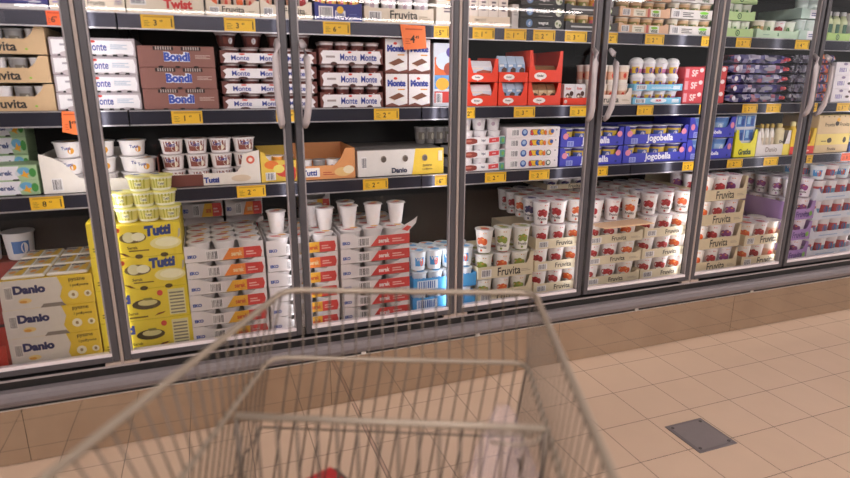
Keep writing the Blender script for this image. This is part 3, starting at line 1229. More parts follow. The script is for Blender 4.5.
def p_sweet(k):
    def fn(f):
        f.bars(0.09, 0.24, 0.18, 0.82, 8)
        f.circ(0.33, 0.5, 0.34, M('3c5aa0'))
        f.circ(0.33, 0.55, 0.2, M('9cb8dc'))
        for ch, x, c in (('s', 0.47, 'd83a34'), ('w', 0.535, 'e8b62c'), ('e', 0.60, '2f58a8'), ('e', 0.655, 'e8b62c'), ('t', 0.71, 'e0702c')):
            f.text(ch, x, 0.5, 0.52, M(c), 0.12, outline=M('4a4a5a'), ob=0.05)
        if k:
            f.circ(0.82, 0.5, 0.3, M('e0a038'))
            f.circ(0.84, 0.58, 0.2, M('33529a'))
        else:
            f.circ(0.80, 0.5, 0.28, M('4a5a48'))
            f.circ(0.80, 0.52, 0.18, M('e4e4d8'))
        f.ell(0.92, 0.7, 0.015, 0.08, M('8a8a90'))
    return fn


def p_jogo(size=0.92):
    def fn(f):
        f.bars(0.1, 0.2, 0.05, 0.6, 7, bg='b8c0ee', fg='5058b8')
        f.text('Jogobella', 0.55, 0.5, size, M('f2f0f8'), 0.03, maxw=0.62)
        f.ell(0.9, 0.3, 0.02, 0.13, M('1e2a7a'))
        f.ell(0.07, 1.1, 0.042, 0.32, M('e08aa0'))
        f.ell(0.93, 1.2, 0.042, 0.32, M('e08aa0'))
    return fn


pjogo = p_jogo()


def p_gratka(f):
    f.text('Gratka', 0.5, 0.35, 0.4, M('2c4a2a'), 0.05, maxw=0.6)


def p_blueside(f):
    for a in (0.04, 0.5):
        f.rect(a, a + 0.42, 0.12, 0.9, M('4a7cc4'))
        f.rect(a + 0.06, a + 0.2, 0.3, 0.86, M('9cc4e8'))
        f.rect(a + 0.24, a + 0.36, 0.2, 0.7, M('2c4c9c'))
    f.rect(0, 1, 0.0, 0.09, M('d9d8e2'))


def p_danio_tray(f):
    f.text('Danio', 0.46, 0.55, 0.44, M('8a7a72'), 0.02, maxw=0.36)
    f.rect(0.8, 1.0, 0.0, 1.0, M('e6cf54'))


def p_redbase(f):
    f.rect(0, 1, 0, 0.8, M('d8392f'))
    f.lines(0.3, 0.8, 0.25, 0.5, 1, M('f0d0c8'))


def p_yellowbox(f):
    f.text('Fruvita', 0.34, 0.5, 0.2, M('4a3c20'), 0.02, maxw=0.34)
    f.text('Fruvita', 0.78, 0.5, 0.2, M('4a3c20'), 0.02, maxw=0.3)
    f.ell(0.55, 0.55, 0.06, 0.13, M('3a2e24'))
    f.ell(0.57, 0.75, 0.05, 0.1, M('f0b42c'))
    for i in range(6):
        f.ell(0.1 + 0.16 * i, 0.93, 0.02, 0.04, M('8a6a3a'))


def p_kraftbox(f):
    f.rect(0.0, 1.0, 0.42, 1.0, M('e9d078'))
    f.ell(0.4, 0.66, 0.07, 0.14, M('3a2e24'))
    f.ell(0.85, 0.66, 0.05, 0.16, M('3a2e24'))
    f.text('Fruvita', 0.5, 0.2, 0.17, M('4a3c2c'), 0.02, maxw=0.4)
    f.lines(0.15, 0.3, 0.6, 0.7, 1, M('6a5a3a'))


def p_danio(f):
    f.poly([(0.0, 0), (0.66, 0), (0.62, 0.3), (0.66, 0.62), (0.62, 1), (0, 1)], M('dcd4cc'))
    f.bars(0.05, 0.14, 0.34, 0.8, 8, bg='e4dcd6', fg='7a7272')
    f.text('Danio', 0.31, 0.66, 0.3, M('2b2d5e'), 0.06, maxw=0.34)
    f.ell(0.25, 0.28, 0.07, 0.09, M('eccf8a'))
    f.ell(0.23, 0.25, 0.04, 0.05, M('e0a040'))
    f.text('pyszne', 0.83, 0.84, 0.13, M('5a4a14'), 0.02, maxw=0.2)
    f.text('i pożywne', 0.85, 0.66, 0.13, M('5a4a14'), 0.02, maxw=0.25)
    for x in (0.77, 0.93):
        f.circ(x, 0.34, 0.15 if x < 0.8 else 0.11, M('f2ead0'))
        f.ell(x, 0.34, 0.018, 0.06, M('a08a60'))
    f.poly([(0.4, 0.0), (0.68, 0.0), (0.64, 0.13), (0.44, 0.13)], M('8a8078'))


def p_tutti_box(f):
    f.rect(0.0, 0.06, 0.0, 1.0, M('d4b428'))
    f.text('Tutti', 0.66, 0.78, 0.34, M('26408c'), 0.07, shear=0.1, maxw=0.4, rot=0.05)
    f.ell(0.28, 0.6, 0.2, 0.17, M('6a5a30'))
    f.ell(0.22, 0.62, 0.09, 0.16, M('e6e0b4'))
    f.ell(0.36, 0.62, 0.1, 0.13, M('f0ecd0'))
    f.ell(0.76, 0.38, 0.24, 0.2, M('ece2a2'))
    f.ell(0.78, 0.4, 0.18, 0.14, M('f6f0cc'))
    f.poly([(0.95, 0.5), (0.99, 0.6), (1.0, 0.8), (0.97, 0.8)], M('b8b0a0'))
    f.text('Serek', 0.26, 0.3, 0.09, M('4a3c18'), 0.02, maxw=0.2)
    f.lines(0.2, 0.5, 0.18, 0.26, 1, M('7a6420'))
    f.poly([(0.05, 0.18), (0.14, 0.06), (0.22, 0.03), (0.14, 0.14)], M('7a4a1c'))
    f.ell(0.34, 0.02, 0.06, 0.07, M('5a4a1a'))
    f.ell(0.72, 0.02, 0.06, 0.07, M('5a4a1a'))
    f.ell(0.07, 0.86, 0.035, 0.07, M('d8503a'))


def p_tutti_end(f):
    f.text('ti', 0.04, 0.7, 0.3, M('3a4a94'), 0.06)
    f.rect(0.68, 0.94, 0.06, 0.9, M('e4dca8'))
    for i in range(7):
        f.rect(0.7, 0.92, 0.1 + i * 0.11, 0.15 + i * 0.11, M('8a8478'))
    f.ell(0.56, 0.82, 0.045, 0.09, M('d8503a'))
    f.ell(0.34, 0.5, 0.22, 0.17, M('4e4222'))
    f.ell(0.36, 0.55, 0.15, 0.1, M('d4cc90'))
    f.poly([(0.32, 0.62), (0.46, 0.62), (0.42, 0.7), (0.3, 0.7)], M('8a8440'))
    f.text('Serek', 0.13, 0.24, 0.09, M('4a3c18'), 0.02, maxw=0.16)
    f.lines(0.06, 0.34, 0.08, 0.18, 1, M('7a6420'))
    f.poly([(0.44, 0.1), (0.58, 0.16), (0.62, 0.22), (0.5, 0.18)], M('7a3a1c'))


def p_tray(c):
    """white low tray: barcode, slanted coloured panel, red panel"""
    def fn(f):
        f.bars(0.26, 0.42, 0.08, 0.92, 8, fg='4a4648')
        f.text('EKO', 0.09, 0.5, 0.3, M('3a56a8'), 0.06, maxw=0.12)
        f.poly([(0.46, 0.0), (0.74, 0.0), (0.74, 1.0), (0.56, 1.0)], M(c))
        f.poly([(0.74, 0.0), (0.96, 0.0), (0.98, 0.5), (0.96, 1.0), (0.74, 1.0)], M('d8413c'))
        f.text('serek', 0.65, 0.5, 0.45, M('f4dca8' if c != 'e8b030' else 'c8502a'), 0.03, maxw=0.14)
        f.lines(0.77, 0.9, 0.3, 0.75, 2, M('f0b8b0'))
    return fn


def p_trayred(f):
    f.bars(0.24, 0.42, 0.08, 0.92, 9, fg='4a4648')
    f.text('EKO', 0.08, 0.5, 0.3, M('3a56a8'), 0.06, maxw=0.12)
    f.poly([(0.42, 0.0), (1.0, 0.0), (1.0, 1.0), (0.54, 1.0)], M('d8413c'))
    f.text('serek', 0.62, 0.5, 0.45, M('f4e4e0'), 0.04, maxw=0.16)
    f.lines(0.74, 0.92, 0.3, 0.75, 2, M('f0b8b0'))


def p_blue(f):
    f.bars(0.06, 0.38, 0.15, 0.85, 8, bg='d8e4f0', fg='3a6ab0')
    f.text('Vityn', 0.68, 0.55, 0.5, M('d8ecf8'), 0.04, shear=0.1, maxw=0.44)
    f.rect(0, 1, 0, 0.08, M('2a78b8'))


def p_purple(f):
    f.bars(0.1, 0.26, 0.15, 0.8, 7, bg='d8c8e4', fg='7a5a9a')
    f.text('Fruvita', 0.56, 0.5, 0.6, M('5e4186'), 0.03, maxw=0.5)
    f.ell(0.86, 0.5, 0.06, 0.24, M('8ac05a'))


def p_whiteblue(f):
    f.lines(0.2, 0.6, 0.35, 0.6, 1, M('9ab4d8'))
    f.ell(0.8, 0.5, 0.08, 0.25, M('c8d4e8'))


# ------------------------------------------------------------------ row above the upper shelf
def r0():
    carton_stack((-24, 47), (-26, 13.5), 1, YF, 0.3, '35337a', p_riso, 'dark blue dessert carton with white lettering', 'on the upper shelf at the far left', S1, top='c8c4cc')
    carton_stack((48, 66), (-20, 14), 1, YF, 0.3, 'e4d6c4', p_cream_purple, 'narrow cream carton with violet print', 'behind the left door post, upper shelf', S1)
    tray_stack((83, 124.5), (-12, 15.5), 1, YF, 0.3, CREAM, p_fruvita(0.22, 0.3, 0.42, False, None, 'Jogo'), 'cream tray with small violet script', 'right of the left door post, upper shelf', S1, 0.9, cups=['cherry'], ncup=3, corner=0.95)
    carton_stack((125.5, 204), (-14, 20), 1, YF, 0.3, CREAM, p_twist, 'cream carton with big red lettering and barcode', 'on the upper shelf', S1)
    tray_stack((205, 259), (-14, 20), 1, YF, 0.3, CREAM, p_fruvita(0.5, 0.5, 0.62), 'cream yogurt tray', 'right of the red-lettered carton, upper shelf', S1, 0.40, cups=['peach', 'orange'], ncup=4, corner=0.55, cdesc='cream yogurt cup')
    tray_stack((260, 312), (-14, 21), 1, YF, 0.3, CREAM, p_fruvita(0.42, 0.66, 0.62), 'cream yogurt tray', 'behind the first pair of handles, upper shelf', S1, 0.42, cups=['orange', 'cherry'], ncup=4, corner=0.55, cdesc='cream yogurt cup')
    tray_stack((314, 362), (-20, 21.5), 1, YF, 0.3, '2c3484', p_navy, 'navy blue tray with barcode and sun emblem', 'on the upper shelf', S1, 0.42, cups=['col'], ncup=4, corner=0.45, cdesc='orange and pink dessert cup')
    tray_stack((364, 434), (-18, 23.5), 1, YF, 0.3, CREAM, p_fruvita(0.55, 0.56, 0.6), 'wide cream yogurt tray', 'above the orange hanging price card', S1, 0.36, cups=['plain'], ncup=4, corner=0.4, cdesc='plain white yogurt cup')
    carton_stack((436, 462), (-22, 24.5), 1, YF, 0.28, 'e8dccd', p_milkbox('eaa838'), 'pale carton with yellow fruit print', 'left of the middle door post, upper shelf', S1)
    X0, X1, Z0, Z1, p = tray_stack((467, 510), (15, 27), 1, YF, 0.3, 'ead6c0', p_milk, 'low peach-cream tray holding tall milk cartons', 'right of the middle door post', S1, 0.85, corner=0.9)
    n = 4
    w = (X1 - X0 - 0.012) / n
    cols = ['8a7ac0', 'eeb838', 'eeb838', 'e89038']
    zt = at(488, -30, YF + 0.01).z
    for i in range(n):
        bd, fl_ = carton_proto(w - 0.003, 0.09, zt - Z0 - 0.005, 'ecdfd6', p_milkbox(cols[i]))
        place('milk_carton', 'carton', 'tall pale milk carton, %s in the peach-cream tray' % ['leftmost', 'second from left', 'third from left', 'rightmost'][i], (X0 + 0.006 + (i + 0.5) * w, YF + 0.008, Z0 + 0.005), [('box_body', bd), ('lid_flap', fl_)], 0, 'milk cartons in the peach-cream tray')
    carton_stack((511.5, 519), (4, 27.5), 1, YF + 0.02, 0.2, 'ddd4d0', lambda f: f.lines(0.2, 0.8, 0.55, 0.9, 4, M('a8a09c')), 'slim white carton', 'between milk cartons and black cartons', S1)
    carton_stack((520.5, 565), (-6, 28.5), 3, YF, 0.3, '2d2b2c', p_black, 'black carton with blue badge', 'on the upper shelf', S1)
    tray_stack((566, 619), (-3, 31), 2, YF, 0.3, '45403f', p_dark, 'dark grey tray with leaf mark', 'on the upper shelf', S1, 0.46, cups=['veg', 'grey', 'col', 'veg'], ncup=4, corner=0.55, cdesc='dark vegetable pot')
    tray_stack((620, 670.5), (-16, 33), 3, YF, 0.3, 'e2b593', p_vege(0), 'peach tray of vegetable pots', 'on the upper shelf', S1, 0.52, cups=['veg'], ncup=4, corner=0.62, cdesc='brown vegetable pot')
    tray_stack((671.5, 716), (-14, 35), 3, YF, 0.3, 'e4dcd8', p_vegew, 'white tray of vegetable pots', 'left of the right door post, upper shelf', S1, 0.55, cups=['vegw', 'veg'], ncup=4, corner=0.6, cdesc='pale vegetable pot')
    tray_stack((727, 756), (-14, 38.5), 3, YF, 0.3, 'b9d596', p_green, 'light green tray with round mark', 'on the upper shelf', S1, 0.5, cups=['green'], ncup=3, corner=0.55, cdesc='pale green pot')
    tray_stack((757, 800), (20, 40.5), 1, YF, 0.3, 'c4dcc0', p_palegreen, 'pale mint tray of square pots', 'right of the light green trays', S1, 0.42, cups=['vegw', 'green', 'cherry', 'green'], ncup=4, corner=0.5, cdesc='small white pot')
    tray_stack((800.5, 821), (-3, 42), 2, YF, 0.3, 'c3d8cc', p_mint, 'mint tray with white sticker', 'left of the far right door post', S1, 0.44, cups=['mint'], ncup=2, corner=0.5, cdesc='translucent plastic tub')
    X0, X1, Z0, Z1, p = tray_stack((827, 850), (32, 43.5), 1, YF, 0.3, 'b7d884', p_green, 'green tray of small drink bottles', 'right of the far right door post', S1, 0.85, corner=0.9)
    bottles(X0, X1, Z0, at(838, 11, YF).z, 3, YF, 'f0eef0', 'd4dcb0', '46705a', 'small white-capped drink bottle', 'in the green tray')
    tray_stack((851.5, 885), (12, 44), 1, YF, 0.3, 'e4e0e4', p_mint, 'white tray at the picture edge', 'on the upper shelf', S1, 0.5, cups=['plain'], ncup=3, corner=0.55)


def bottles(X0, X1, z, zt, n, Y, cap, body, lab, desc, where, dy=0.012, name='drink_bottle', shoulder=0.72, txt=None):
    p = (X1 - X0 - 0.008) / n
    r = min(p * 0.46, 0.034)
    h = zt - z - 0.004
    b = MB()
    b.lathe([(r * 0.92, 0.0), (r, 0.004), (r, h * shoulder * 0.9), (r * 0.86, h * shoulder), (r * 0.52, h * 0.84), (r * 0.46, h * 0.88)], M(body, 0.35), 18)
    b.disc(r * 0.9, 0, M(body, 0.35), 18)
    for i in range(8):
        a0, a1 = -0.9 + i * 0.225, -0.9 + (i + 1) * 0.225
        q = r + 0.0006
        b.face([(q * math.sin(a0), -q * math.cos(a0), h * 0.2), (q * math.sin(a1), -q * math.cos(a1), h * 0.2), (q * math.sin(a1), -q * math.cos(a1), h * 0.56), (q * math.sin(a0), -q * math.cos(a0), h * 0.56)], M(lab))
    if txt:
        v, f, asp = text_geo(txt, 0.04)
        q = r + 0.0012
        s = 1.5 * r / asp
        b.mesh([(q * math.sin(x * s / r), -q * math.cos(x * s / r), h * 0.42 + y * s) for x, y in v], f, M('2a2a3a'))
    c = MB()
    c.lathe([(r * 0.5, h * 0.86), (r * 0.56, h * 0.87), (r * 0.56, h * 0.985), (r * 0.48, h)], M(cap, 0.35), 18)
    c.disc(r * 0.48, h, M(cap, 0.35), 18)
    bd, cd = b.data('bottle_body'), c.data('cap')
    for i in range(n):
        left = 'single' if n == 1 else ['leftmost', 'second from left', 'third from left', 'fourth from left'][i] if i < n - 1 else 'rightmost'
        place(name, 'bottle', '%s, %s %s' % (desc, left, where), (X0 + 0.004 + (i + 0.5) * p, Y + dy + r, z + 0.004), [('bottle_body', bd), ('cap', cd)], 0.25, 'bottles ' + where)


# ------------------------------------------------------------------ between upper and middle shelf
def pouch(w, d, h, cols, seed):
    """film-wrapped bar pack: a pinched, wrinkled pillow with fruit print"""
    rnd = random.Random(seed)
    nx, na = 14, 12
    vs, fs, cs = [], [], []
    for i in range(nx + 1):
        u = i / nx
        pin = min(1.0, 0.45 + 5.2 * min(u, 1 - u))
        for j in range(na):
            a = 2 * PI * j / na
            cy, cz = math.cos(a), math.sin(a)
            sy = math.copysign(abs(cy) ** 0.35, cy)
            sz = math.copysign(abs(cz) ** 0.35, cz)
            k = 1 + rnd.uniform(-0.08, 0.05)
            vs.append((-w / 2 + u * w, d / 2 + sy * d / 2 * k, h / 2 + sz * h / 2 * pin * min(k, 1.0)))
    b = MB()
    for i in range(nx):
        for j in range(na):
            q = (i * na + j, (i + 1) * na + j, (i + 1) * na + (j + 1) % na, i * na + (j + 1) % na)
            b.mesh([vs[a] for a in q], [(0, 1, 2, 3)], M(rnd.choice(cols), 0.22))
    return b.data('film_wrapper')


def r1():
    tray_stack((-40, 50), (24, 109.5), 3, YF, 0.3, KRAFT, p_kraft, 'kraft brown yogurt tray', 'at the far left, middle shelf', S2, 0.52, cups=['grey', 'plain'], ncup=4, corner=0.95, cw=0.03, cupfill=0.85, cdesc='grey-lidded yogurt cup')
    carton_stack((52, 84), (37, 110), 4, YF, 0.3, 'b8abb0', p_whitebox, 'plain white dessert carton', 'beside the kraft trays', S2, slots=2)
    carton_stack((85, 138.5), (38, 109), 4, YF, 0.3, 'b9aeb4', p_montew, 'white dessert carton with blue script', 'right of the left door post', S2, slots=4)
    carton_stack((140, 217), (46, 108.5), 3, YF, 0.3, '8f6058', p_bondi, 'brown carton with white-outlined blue lettering', 'on the middle shelf', S2)
    X0, X1, Z0, Z1, p = tray_stack((221, 317), (48, 107.5), 4, YF, 0.3, '6e3a34', p_monteb(3), 'brown tray with white wavy front', 'behind the first pair of handles', S2, 0.66, cups=['monte'], ncup=5, corner=0.8, cupfill=0.96, cdesc='brown dessert cup')
    cups_grid(['monte'], X0 - 0.02, X1, YF + 0.03, Z1, 4, at(225, 33, YF).z - at(225, 48.5, YF).z, 'brown dessert cup', 'on the brown and white tray stack', 1, 'cups on the brown tray stack', r=0.042)
    tray_stack((319.5, 383), (42, 106.5), 3, YF, 0.3, '6e3a34', p_monteb(2), 'brown tray with white blue-lettered front', 'right of the first handles', S2, 0.62, cups=['monte'], ncup=4, corner=0.7, cupfill=0.97, cdesc='brown dessert cup', top_rows=2)
    carton_stack((384.5, 431), (38, 105), 2, YF, 0.2, '7a4238', p_monteup, 'upright white carton with wafer picture', 'below the orange price card', S2, cols=2)
    carton_stack((433, 456), (43, 105.5), 1, YF, 0.25, 'd8dce6', p_kids, 'colourful orange and blue snack carton', 'left of the middle door post', S2)
    # red display trays
    RED = 'ea3f24'
    for (x, yt, tag_, c0, c1, left, right) in (((466.5, 498), 58, 'leftmost', None, None, True, True), ((498.8, 528), 56, 'middle', None, None, False, False), ((528.8, 562), 50, 'rightmost', None, None, True, True)):
        X0, X1, Z0, Z1 = span(x[0], x[1], yt, 105.5, YF, S2)
        h = at(sum(x) / 2, 82, YF).z - S2
        for i in range(2):
            hh = h if i == 0 else Z1 - Z0 - h
            bd, fp = tray_proto('display_tray', X1 - X0, 0.26, hh, M(RED, 0.45), hh * (0.42 if i == 0 else 0.38), p_red, 0.016, hh * 0.98, left or i == 0, right or i == 0)
            place('display_tray', 'tray', 'red display tray, %s %s one of the six' % ('upper' if i else 'lower', tag_), ((X0 + X1) / 2, YF, Z0 + i * h), [('tray_body', bd), ('front_panel', fp)], 0, 'red display trays on the middle shelf')
            if tag_ == 'leftmost':
                packs(X0 + 0.018, X1 - 0.018, Z0 + i * h, hh * 0.86, 1, ['e6e4ec', 'ccd2e2', 'e4d8d0'], 'a8503a', 'wide white snack pack', 'in the %s leftmost red tray' % ('upper' if i else 'lower'))
            elif tag_ == 'middle':
                packs(X0 + 0.006, X1 - 0.006, Z0 + i * h, hh * 0.98, 3, ['b8cce6', '8aa8d0', 'e2e6ee'], '5a3a30', 'blue-white snack bar', 'in the %s middle red tray' % ('upper' if i else 'lower'))
            else:
                packs(X0 + 0.018, X1 - 0.018, Z0 + i * h, hh * (0.5 if i else 0.9), 1 if i else 3, ['8a6448', 'c8a880', 'd8c4a0'], '5a3a28', 'brown snack bar', 'in the %s rightmost red tray' % ('upper' if i else 'lower'))
    X0, X1, Z0, Z1, p = tray_stack((563, 586.5), (97, 105), 1, YF, 0.26, RED, p_redlow, 'low red tray holding two small cartons', 'on the middle shelf', S2, 0.85, corner=0.9)
    w = (X1 - X0 - 0.008) / 2
    bd, lf = carton_proto(w - 0.002, 0.1, at(574, 84, YF).z - Z0 - 0.004, 'e0dadc', p_piebox)
    for i in range(2):
        place('snack_carton', 'carton', 'small white carton with chocolate print, %s one in low red tray' % ['left', 'right'][i], (X0 + 0.004 + (i + 0.5) * w, YF + 0.006, Z0 + 0.004), [('box_body', bd), ('lid_flap', lf)], 0, 'small cartons in the low red tray')
    X0, X1, Z0, Z1, p = tray_stack((588, 632), (84, 105.5), 1, YF, 0.3, 'e4d6ca', p_fruvita(0.6, 0.5, 0.5), 'pale yogurt tray', 'behind the second pair of handles', S2, 0.48, cups=['orange'], ncup=4, corner=0.8, cdesc='white and orange yogurt cup', cupfill=0.98)
    cups_grid(['orange'], X0, X1, YF + 0.01, Z0 + p, 4, at(610, 66, YF).z - at(610, 85, YF).z, 'tall white and orange cup', 'standing on the pale tray cups', 2, 'tall orange cups on the pale tray')
    tray_stack((633.5, 682), (77, 104.5), 2, YF, 0.26, '7cc0e2', [p_egg('low'), p_egg('hi')], 'light blue tray of dessert eggs', 'on the middle shelf', S2, 0.46, cups=['egg'], ncup=4, corner=0.5, cdesc='white-domed dessert egg cup', cupfill=0.95)
    X0, X1, Z0, Z1 = span(633.5, 682, 77, 104.5, YF, S2)
    cups_grid(['egg'], X0, X1, YF + 0.01, Z1, 4, at(657, 63, YF).z - at(657, 77.5, YF).z, 'white-domed dessert egg cup', 'on top of the blue trays', 1, 'egg cups on the blue trays')
    carton_stack((683.5, 704), (67, 104), 3, YF, 0.26, 'd85058', p_redsmall, 'pinkish red carton', 'left of the right door post', S2)
    carton_stack((705, 726), (66, 103.5), 3, YF + 0.01, 0.25, 'cc4a4c', p_redsmall, 'pinkish red carton', 'hidden behind the right door post', S2)
    for (xl, xr, cols, n, desc, where) in ((728, 787, ['2f2a60', '433b78', '55507e', '2a2448', '8a84a4', '4a3e5e', '9a5a6c', 'a8a0b8'], 5, 'dark purple film-wrapped bar pack', 'right of the right door post'),
                                          (790, 814, ['54505e', '3a3644', '6e6878', '2a2632', '484250'], 5, 'grey film-wrapped bar pack', 'left of the far right handles'),
                                          (815.5, 832, ['3a3364', 'c05a3a', '5a4a80', 'd87848', '2c2750'], 5, 'purple and orange bar pack', 'behind the far right handles')):
        X0, X1, Z0, Z1 = span(xl, xr, 54, 103.5, YF, S2)
        p = (Z1 - Z0) / n
        for i in range(n):
            me = pouch(X1 - X0, 0.18, p * 0.995, cols, i * 17 + int(xl))
            parts = [('film_wrapper', me)]
            t = place('bar_pack', 'pack', '%s, %s of the stack %s' % (desc, level(i, n), where), ((X0 + X1) / 2, YF, Z0 + i * p), parts, 0, 'bar packs ' + where)
            if desc.startswith('dark'):
                e = MB()
                for q in range(3):
                    e.lathe([(0.0, -0.012), (0.009, -0.008), (0.013, 0), (0.009, 0.008), (0.0, 0.012)], M(['c43a4c', 'a02c40', 'd85a50'][q], 0.3), 10, cx=(X1 - X0) / 2 - 0.03 + q * 0.012, cy=0.0)
                ee = obj('berry_print', e, t, (0, 0.004, p * 0.5))
                e2 = MB()
                f = Face(e2, -(X1 - X0) * 0.42, (X1 - X0) * 0.3, p * 0.25, p * 0.75, -0.006)
                f.text('Jogurt', 0.35, 0.5, 0.7, M('b8b4cc'), 0.03, shear=0.2, maxw=0.4)
                f.ell(0.8, 0.5, 0.14, 0.4, M('8a8694'))
                f.ell(0.05, 0.5, 0.04, 0.5, M('dcd8e4'))
                obj('name_print', e2, t)
    carton_stack((833.5, 862), (62, 103), 3, YF, 0.26, 'e6dfe6', p_spots, 'white carton with dark spots', 'at the right edge', S2)


def packs(X0, X1, z, h, n, cols, mark, desc, where):
    w = (X1 - X0) / n
    for i in range(n):
        b = MB()
        a = w * 0.47
        c = [M(x, 0.3) for x in cols]
        # pillow pack standing upright, slightly leaning back
        pr_ = [(-0.014, 0), (-0.02, h * 0.25), (-0.02, h * 0.7), (-0.006, h * 0.96), (0.0, h), (0.006, h * 0.96), (0.016, h * 0.7), (0.016, h * 0.25), (0.012, 0)]
        b.prism_x([(y + z_ * 0.1, z_) for y, z_ in reversed(pr_)], -a, a, c[0])
        f = Face(b, -a, a, 0, h, -0.0212 + 0.0)
        pts = lambda x, zz: (-a + 2 * a * x, -0.0215 + (zz * h) * 0.1, zz * h)
        b.face([pts(0.0, 0.28), pts(1, 0.28), pts(1, 0.68), pts(0, 0.68)], c[1])
        b.face([(p[0], p[1] - 0.001, p[2]) for p in (pts(0.3, 0.3), pts(0.9, 0.34), pts(0.95, 0.5), pts(0.6, 0.56), pts(0.3, 0.46))], M(mark))
        b.face([(p[0], p[1] - 0.001, p[2]) for p in (pts(0.1, 0.56), pts(0.6, 0.58), pts(0.6, 0.66), pts(0.1, 0.66))], c[2])
        left = '' if n == 1 else ', ' + ['leftmost', 'centre', 'rightmost'][i]
        place('snack_pack', 'pack', '%s%s %s' % (desc, left, where), (X0 + (i + 0.5) * w, YF + 0.036, z + 0.004), [('film_wrapper', b.data('film_wrapper'))], 0, 'snack packs ' + where)


# ------------------------------------------------------------------ between middle and lower shelf
def r2():
    carton_stack((-36, 39), (166, 196), 2, YF, 0.15, 'a9c49a', p_serek, 'green-edged white cheese carton', 'in the front at the far left', S3, slots=2)
    X0, X1, Z0, Z1 = span(-30, 28, 133, 166, YF + 0.16, None)
    bd, lf = carton_proto(X1 - X0, 0.15, 0.071, 'a9c49a', p_serek, slots=2)
    for i in range(4):
        place('cardboard_carton', 'carton', 'green-edged white cheese carton, %s of the set-back stack at far left' % level(i, 4), ((X0 + X1) / 2, YF + 0.16, S3 + i * 0.072), [('box_body', bd), ('lid_flap', lf)], 0, 'cheese cartons set back at the far left')
    # white tray with curved cut, quark cups three high
    X0, X1, Z0, Z1 = span(41, 131, 158, 195, YF, S3)
    w = X1 - X0
    b = MB()
    mt = M('ece4dc')
    b.box(-w / 2, w / 2, 0.003, 0.3, 0, 0.003, mt)
    b.box(-w / 2, -w / 2 + 0.003, 0.003, 0.3, 0.003, 0.15, mt)
    b.box(w / 2 - 0.003, w / 2, 0.003, 0.3, 0.003, 0.05, mt)
    b.box(-w / 2 + 0.003, w / 2 - 0.003, 0.297, 0.3, 0.003, 0.15, mt)
    p = MB()
    p.prism([(-w / 2, 0), (w / 2, 0), (w / 2, 0.05), (-w / 2 + 0.17, 0.05), (-w / 2 + 0.13, 0.058), (-w / 2 + 0.11, 0.08), (-w / 2 + 0.085, 0.115), (-w / 2 + 0.05, 0.14), (-w / 2 + 0.012, 0.155), (-w / 2, 0.158)], 0, 0.003, mt)
    p_white_barcode(Face(p, -w / 2, w / 2, 0, 0.075, 0))
    place('cardboard_tray', 'tray', 'white tray with curved cut-out side and barcode, left of the left door post', ((X0 + X1) / 2, YF, S3), [('tray_body', b.data('tray_body')), ('front_panel', p.data('front_panel'))])
    for lv in range(3):
        for i, px in enumerate((53, 80, 113)):
            x = at(px + (lv == 0) * 3, 180 - lv * 14, YF).x
            x = X0 + 0.095 + i * 0.118
            cup('tutti_w', x, YF + 0.062, S3 + 0.004 + lv * 0.066, 0.050, 0.064, 'white vanilla quark cup, %s layer, %s in the curved white tray' % (['bottom', 'middle', 'top'][lv], ['leftmost', 'centre', 'rightmost'][i]), 0.1 + i * 0.1, 'quark cups in the curved white tray')
    XX = at(143, 170, YF + 0.02).x
    cup('tutti_w', XX, YF + 0.06, S3, 0.052, 0.062, 'white quark cup at the left end of the brown tray, lower', 0.2, 'quark cups left of the brown tray')
    cup('tutti_w', XX, YF + 0.06, S3 + 0.064, 0.052, 0.062, 'white quark cup at the left end of the brown tray, upper', 0.1, 'quark cups left of the brown tray')
    # brown and white quark tray
    X0, X1, Z0, Z1 = span(157, 260, 142, 185, YF, S3)
    X0 = XX + 0.06
    w = X1 - X0
    b = MB()
    mt = M('e6dcd2')
    b.box(-w / 2, w / 2, 0.003, 0.3, 0, 0.003, mt)
    b.box(-w / 2, -w / 2 + 0.003, 0.003, 0.3, 0.003, 0.13, M('70392f'))
    b.box(w / 2 - 0.003, w / 2, 0.003, 0.3, 0.003, 0.13, mt)
    p = MB()
    p.prism([(-w / 2, 0), (w / 2, 0), (w / 2, 0.145), (w / 2 - 0.07, 0.13), (w / 2 - 0.08, 0.075), (w / 2 - 0.1, 0.052), (-w / 2 + 0.1, 0.052), (-w / 2, 0.06)], 0, 0.003, mt)
    p_tutti_tray(Face(p, -w / 2, w / 2, 0, 0.05, 0))
    f = Face(p, w / 2 - 0.07, w / 2, 0.05, 0.14, 0)
    f.circ(0.45, 0.6, 0.2, M('d8604a'))
    f.circ(0.45, 0.6, 0.1, M('f0d8c8'))
    place('cardboard_tray', 'tray', 'brown and white tray of chocolate quark cups, left of the handles', ((X0 + X1) / 2, YF, S3), [('tray_body', b.data('tray_body')), ('front_panel', p.data('front_panel'))])
    for lv in range(3):
        cups_grid(['tutti_b'], X0 + 0.01, X1 - 0.01, YF + 0.008, S3 + 0.004 + lv * 0.066, 4, 0.064, 'brown and white quark cup', '%s layer, brown-white tray' % ['bottom', 'middle', 'top'][lv], 1, 'quark cups in the brown-white tray', r=0.045)
    tray_stack((261, 297), (152, 182.5), 1, YF, 0.3, 'e8c24c', p_fruit, 'yellow fruit-print tray', 'behind the first pair of handles, lower shelf', S3, 0.72, cups=['tutti_w', 'col'], ncup=3, corner=1.0, right=False, cupfill=0.85, cdesc='fruit quark cup')
    tray_stack((298, 355), (148, 180.5), 1, YF, 0.3, 'e09a62', p_orange, 'orange quark tray with one raised end', 'right of the handles, lower shelf', S3, 0.44, cups=['tutti_w', 'grey'], ncup=4, corner=0.98, left=False, cw=0.045, cupfill=0.6, cdesc='half hidden quark cup', low_rows=1, top_rows=1)
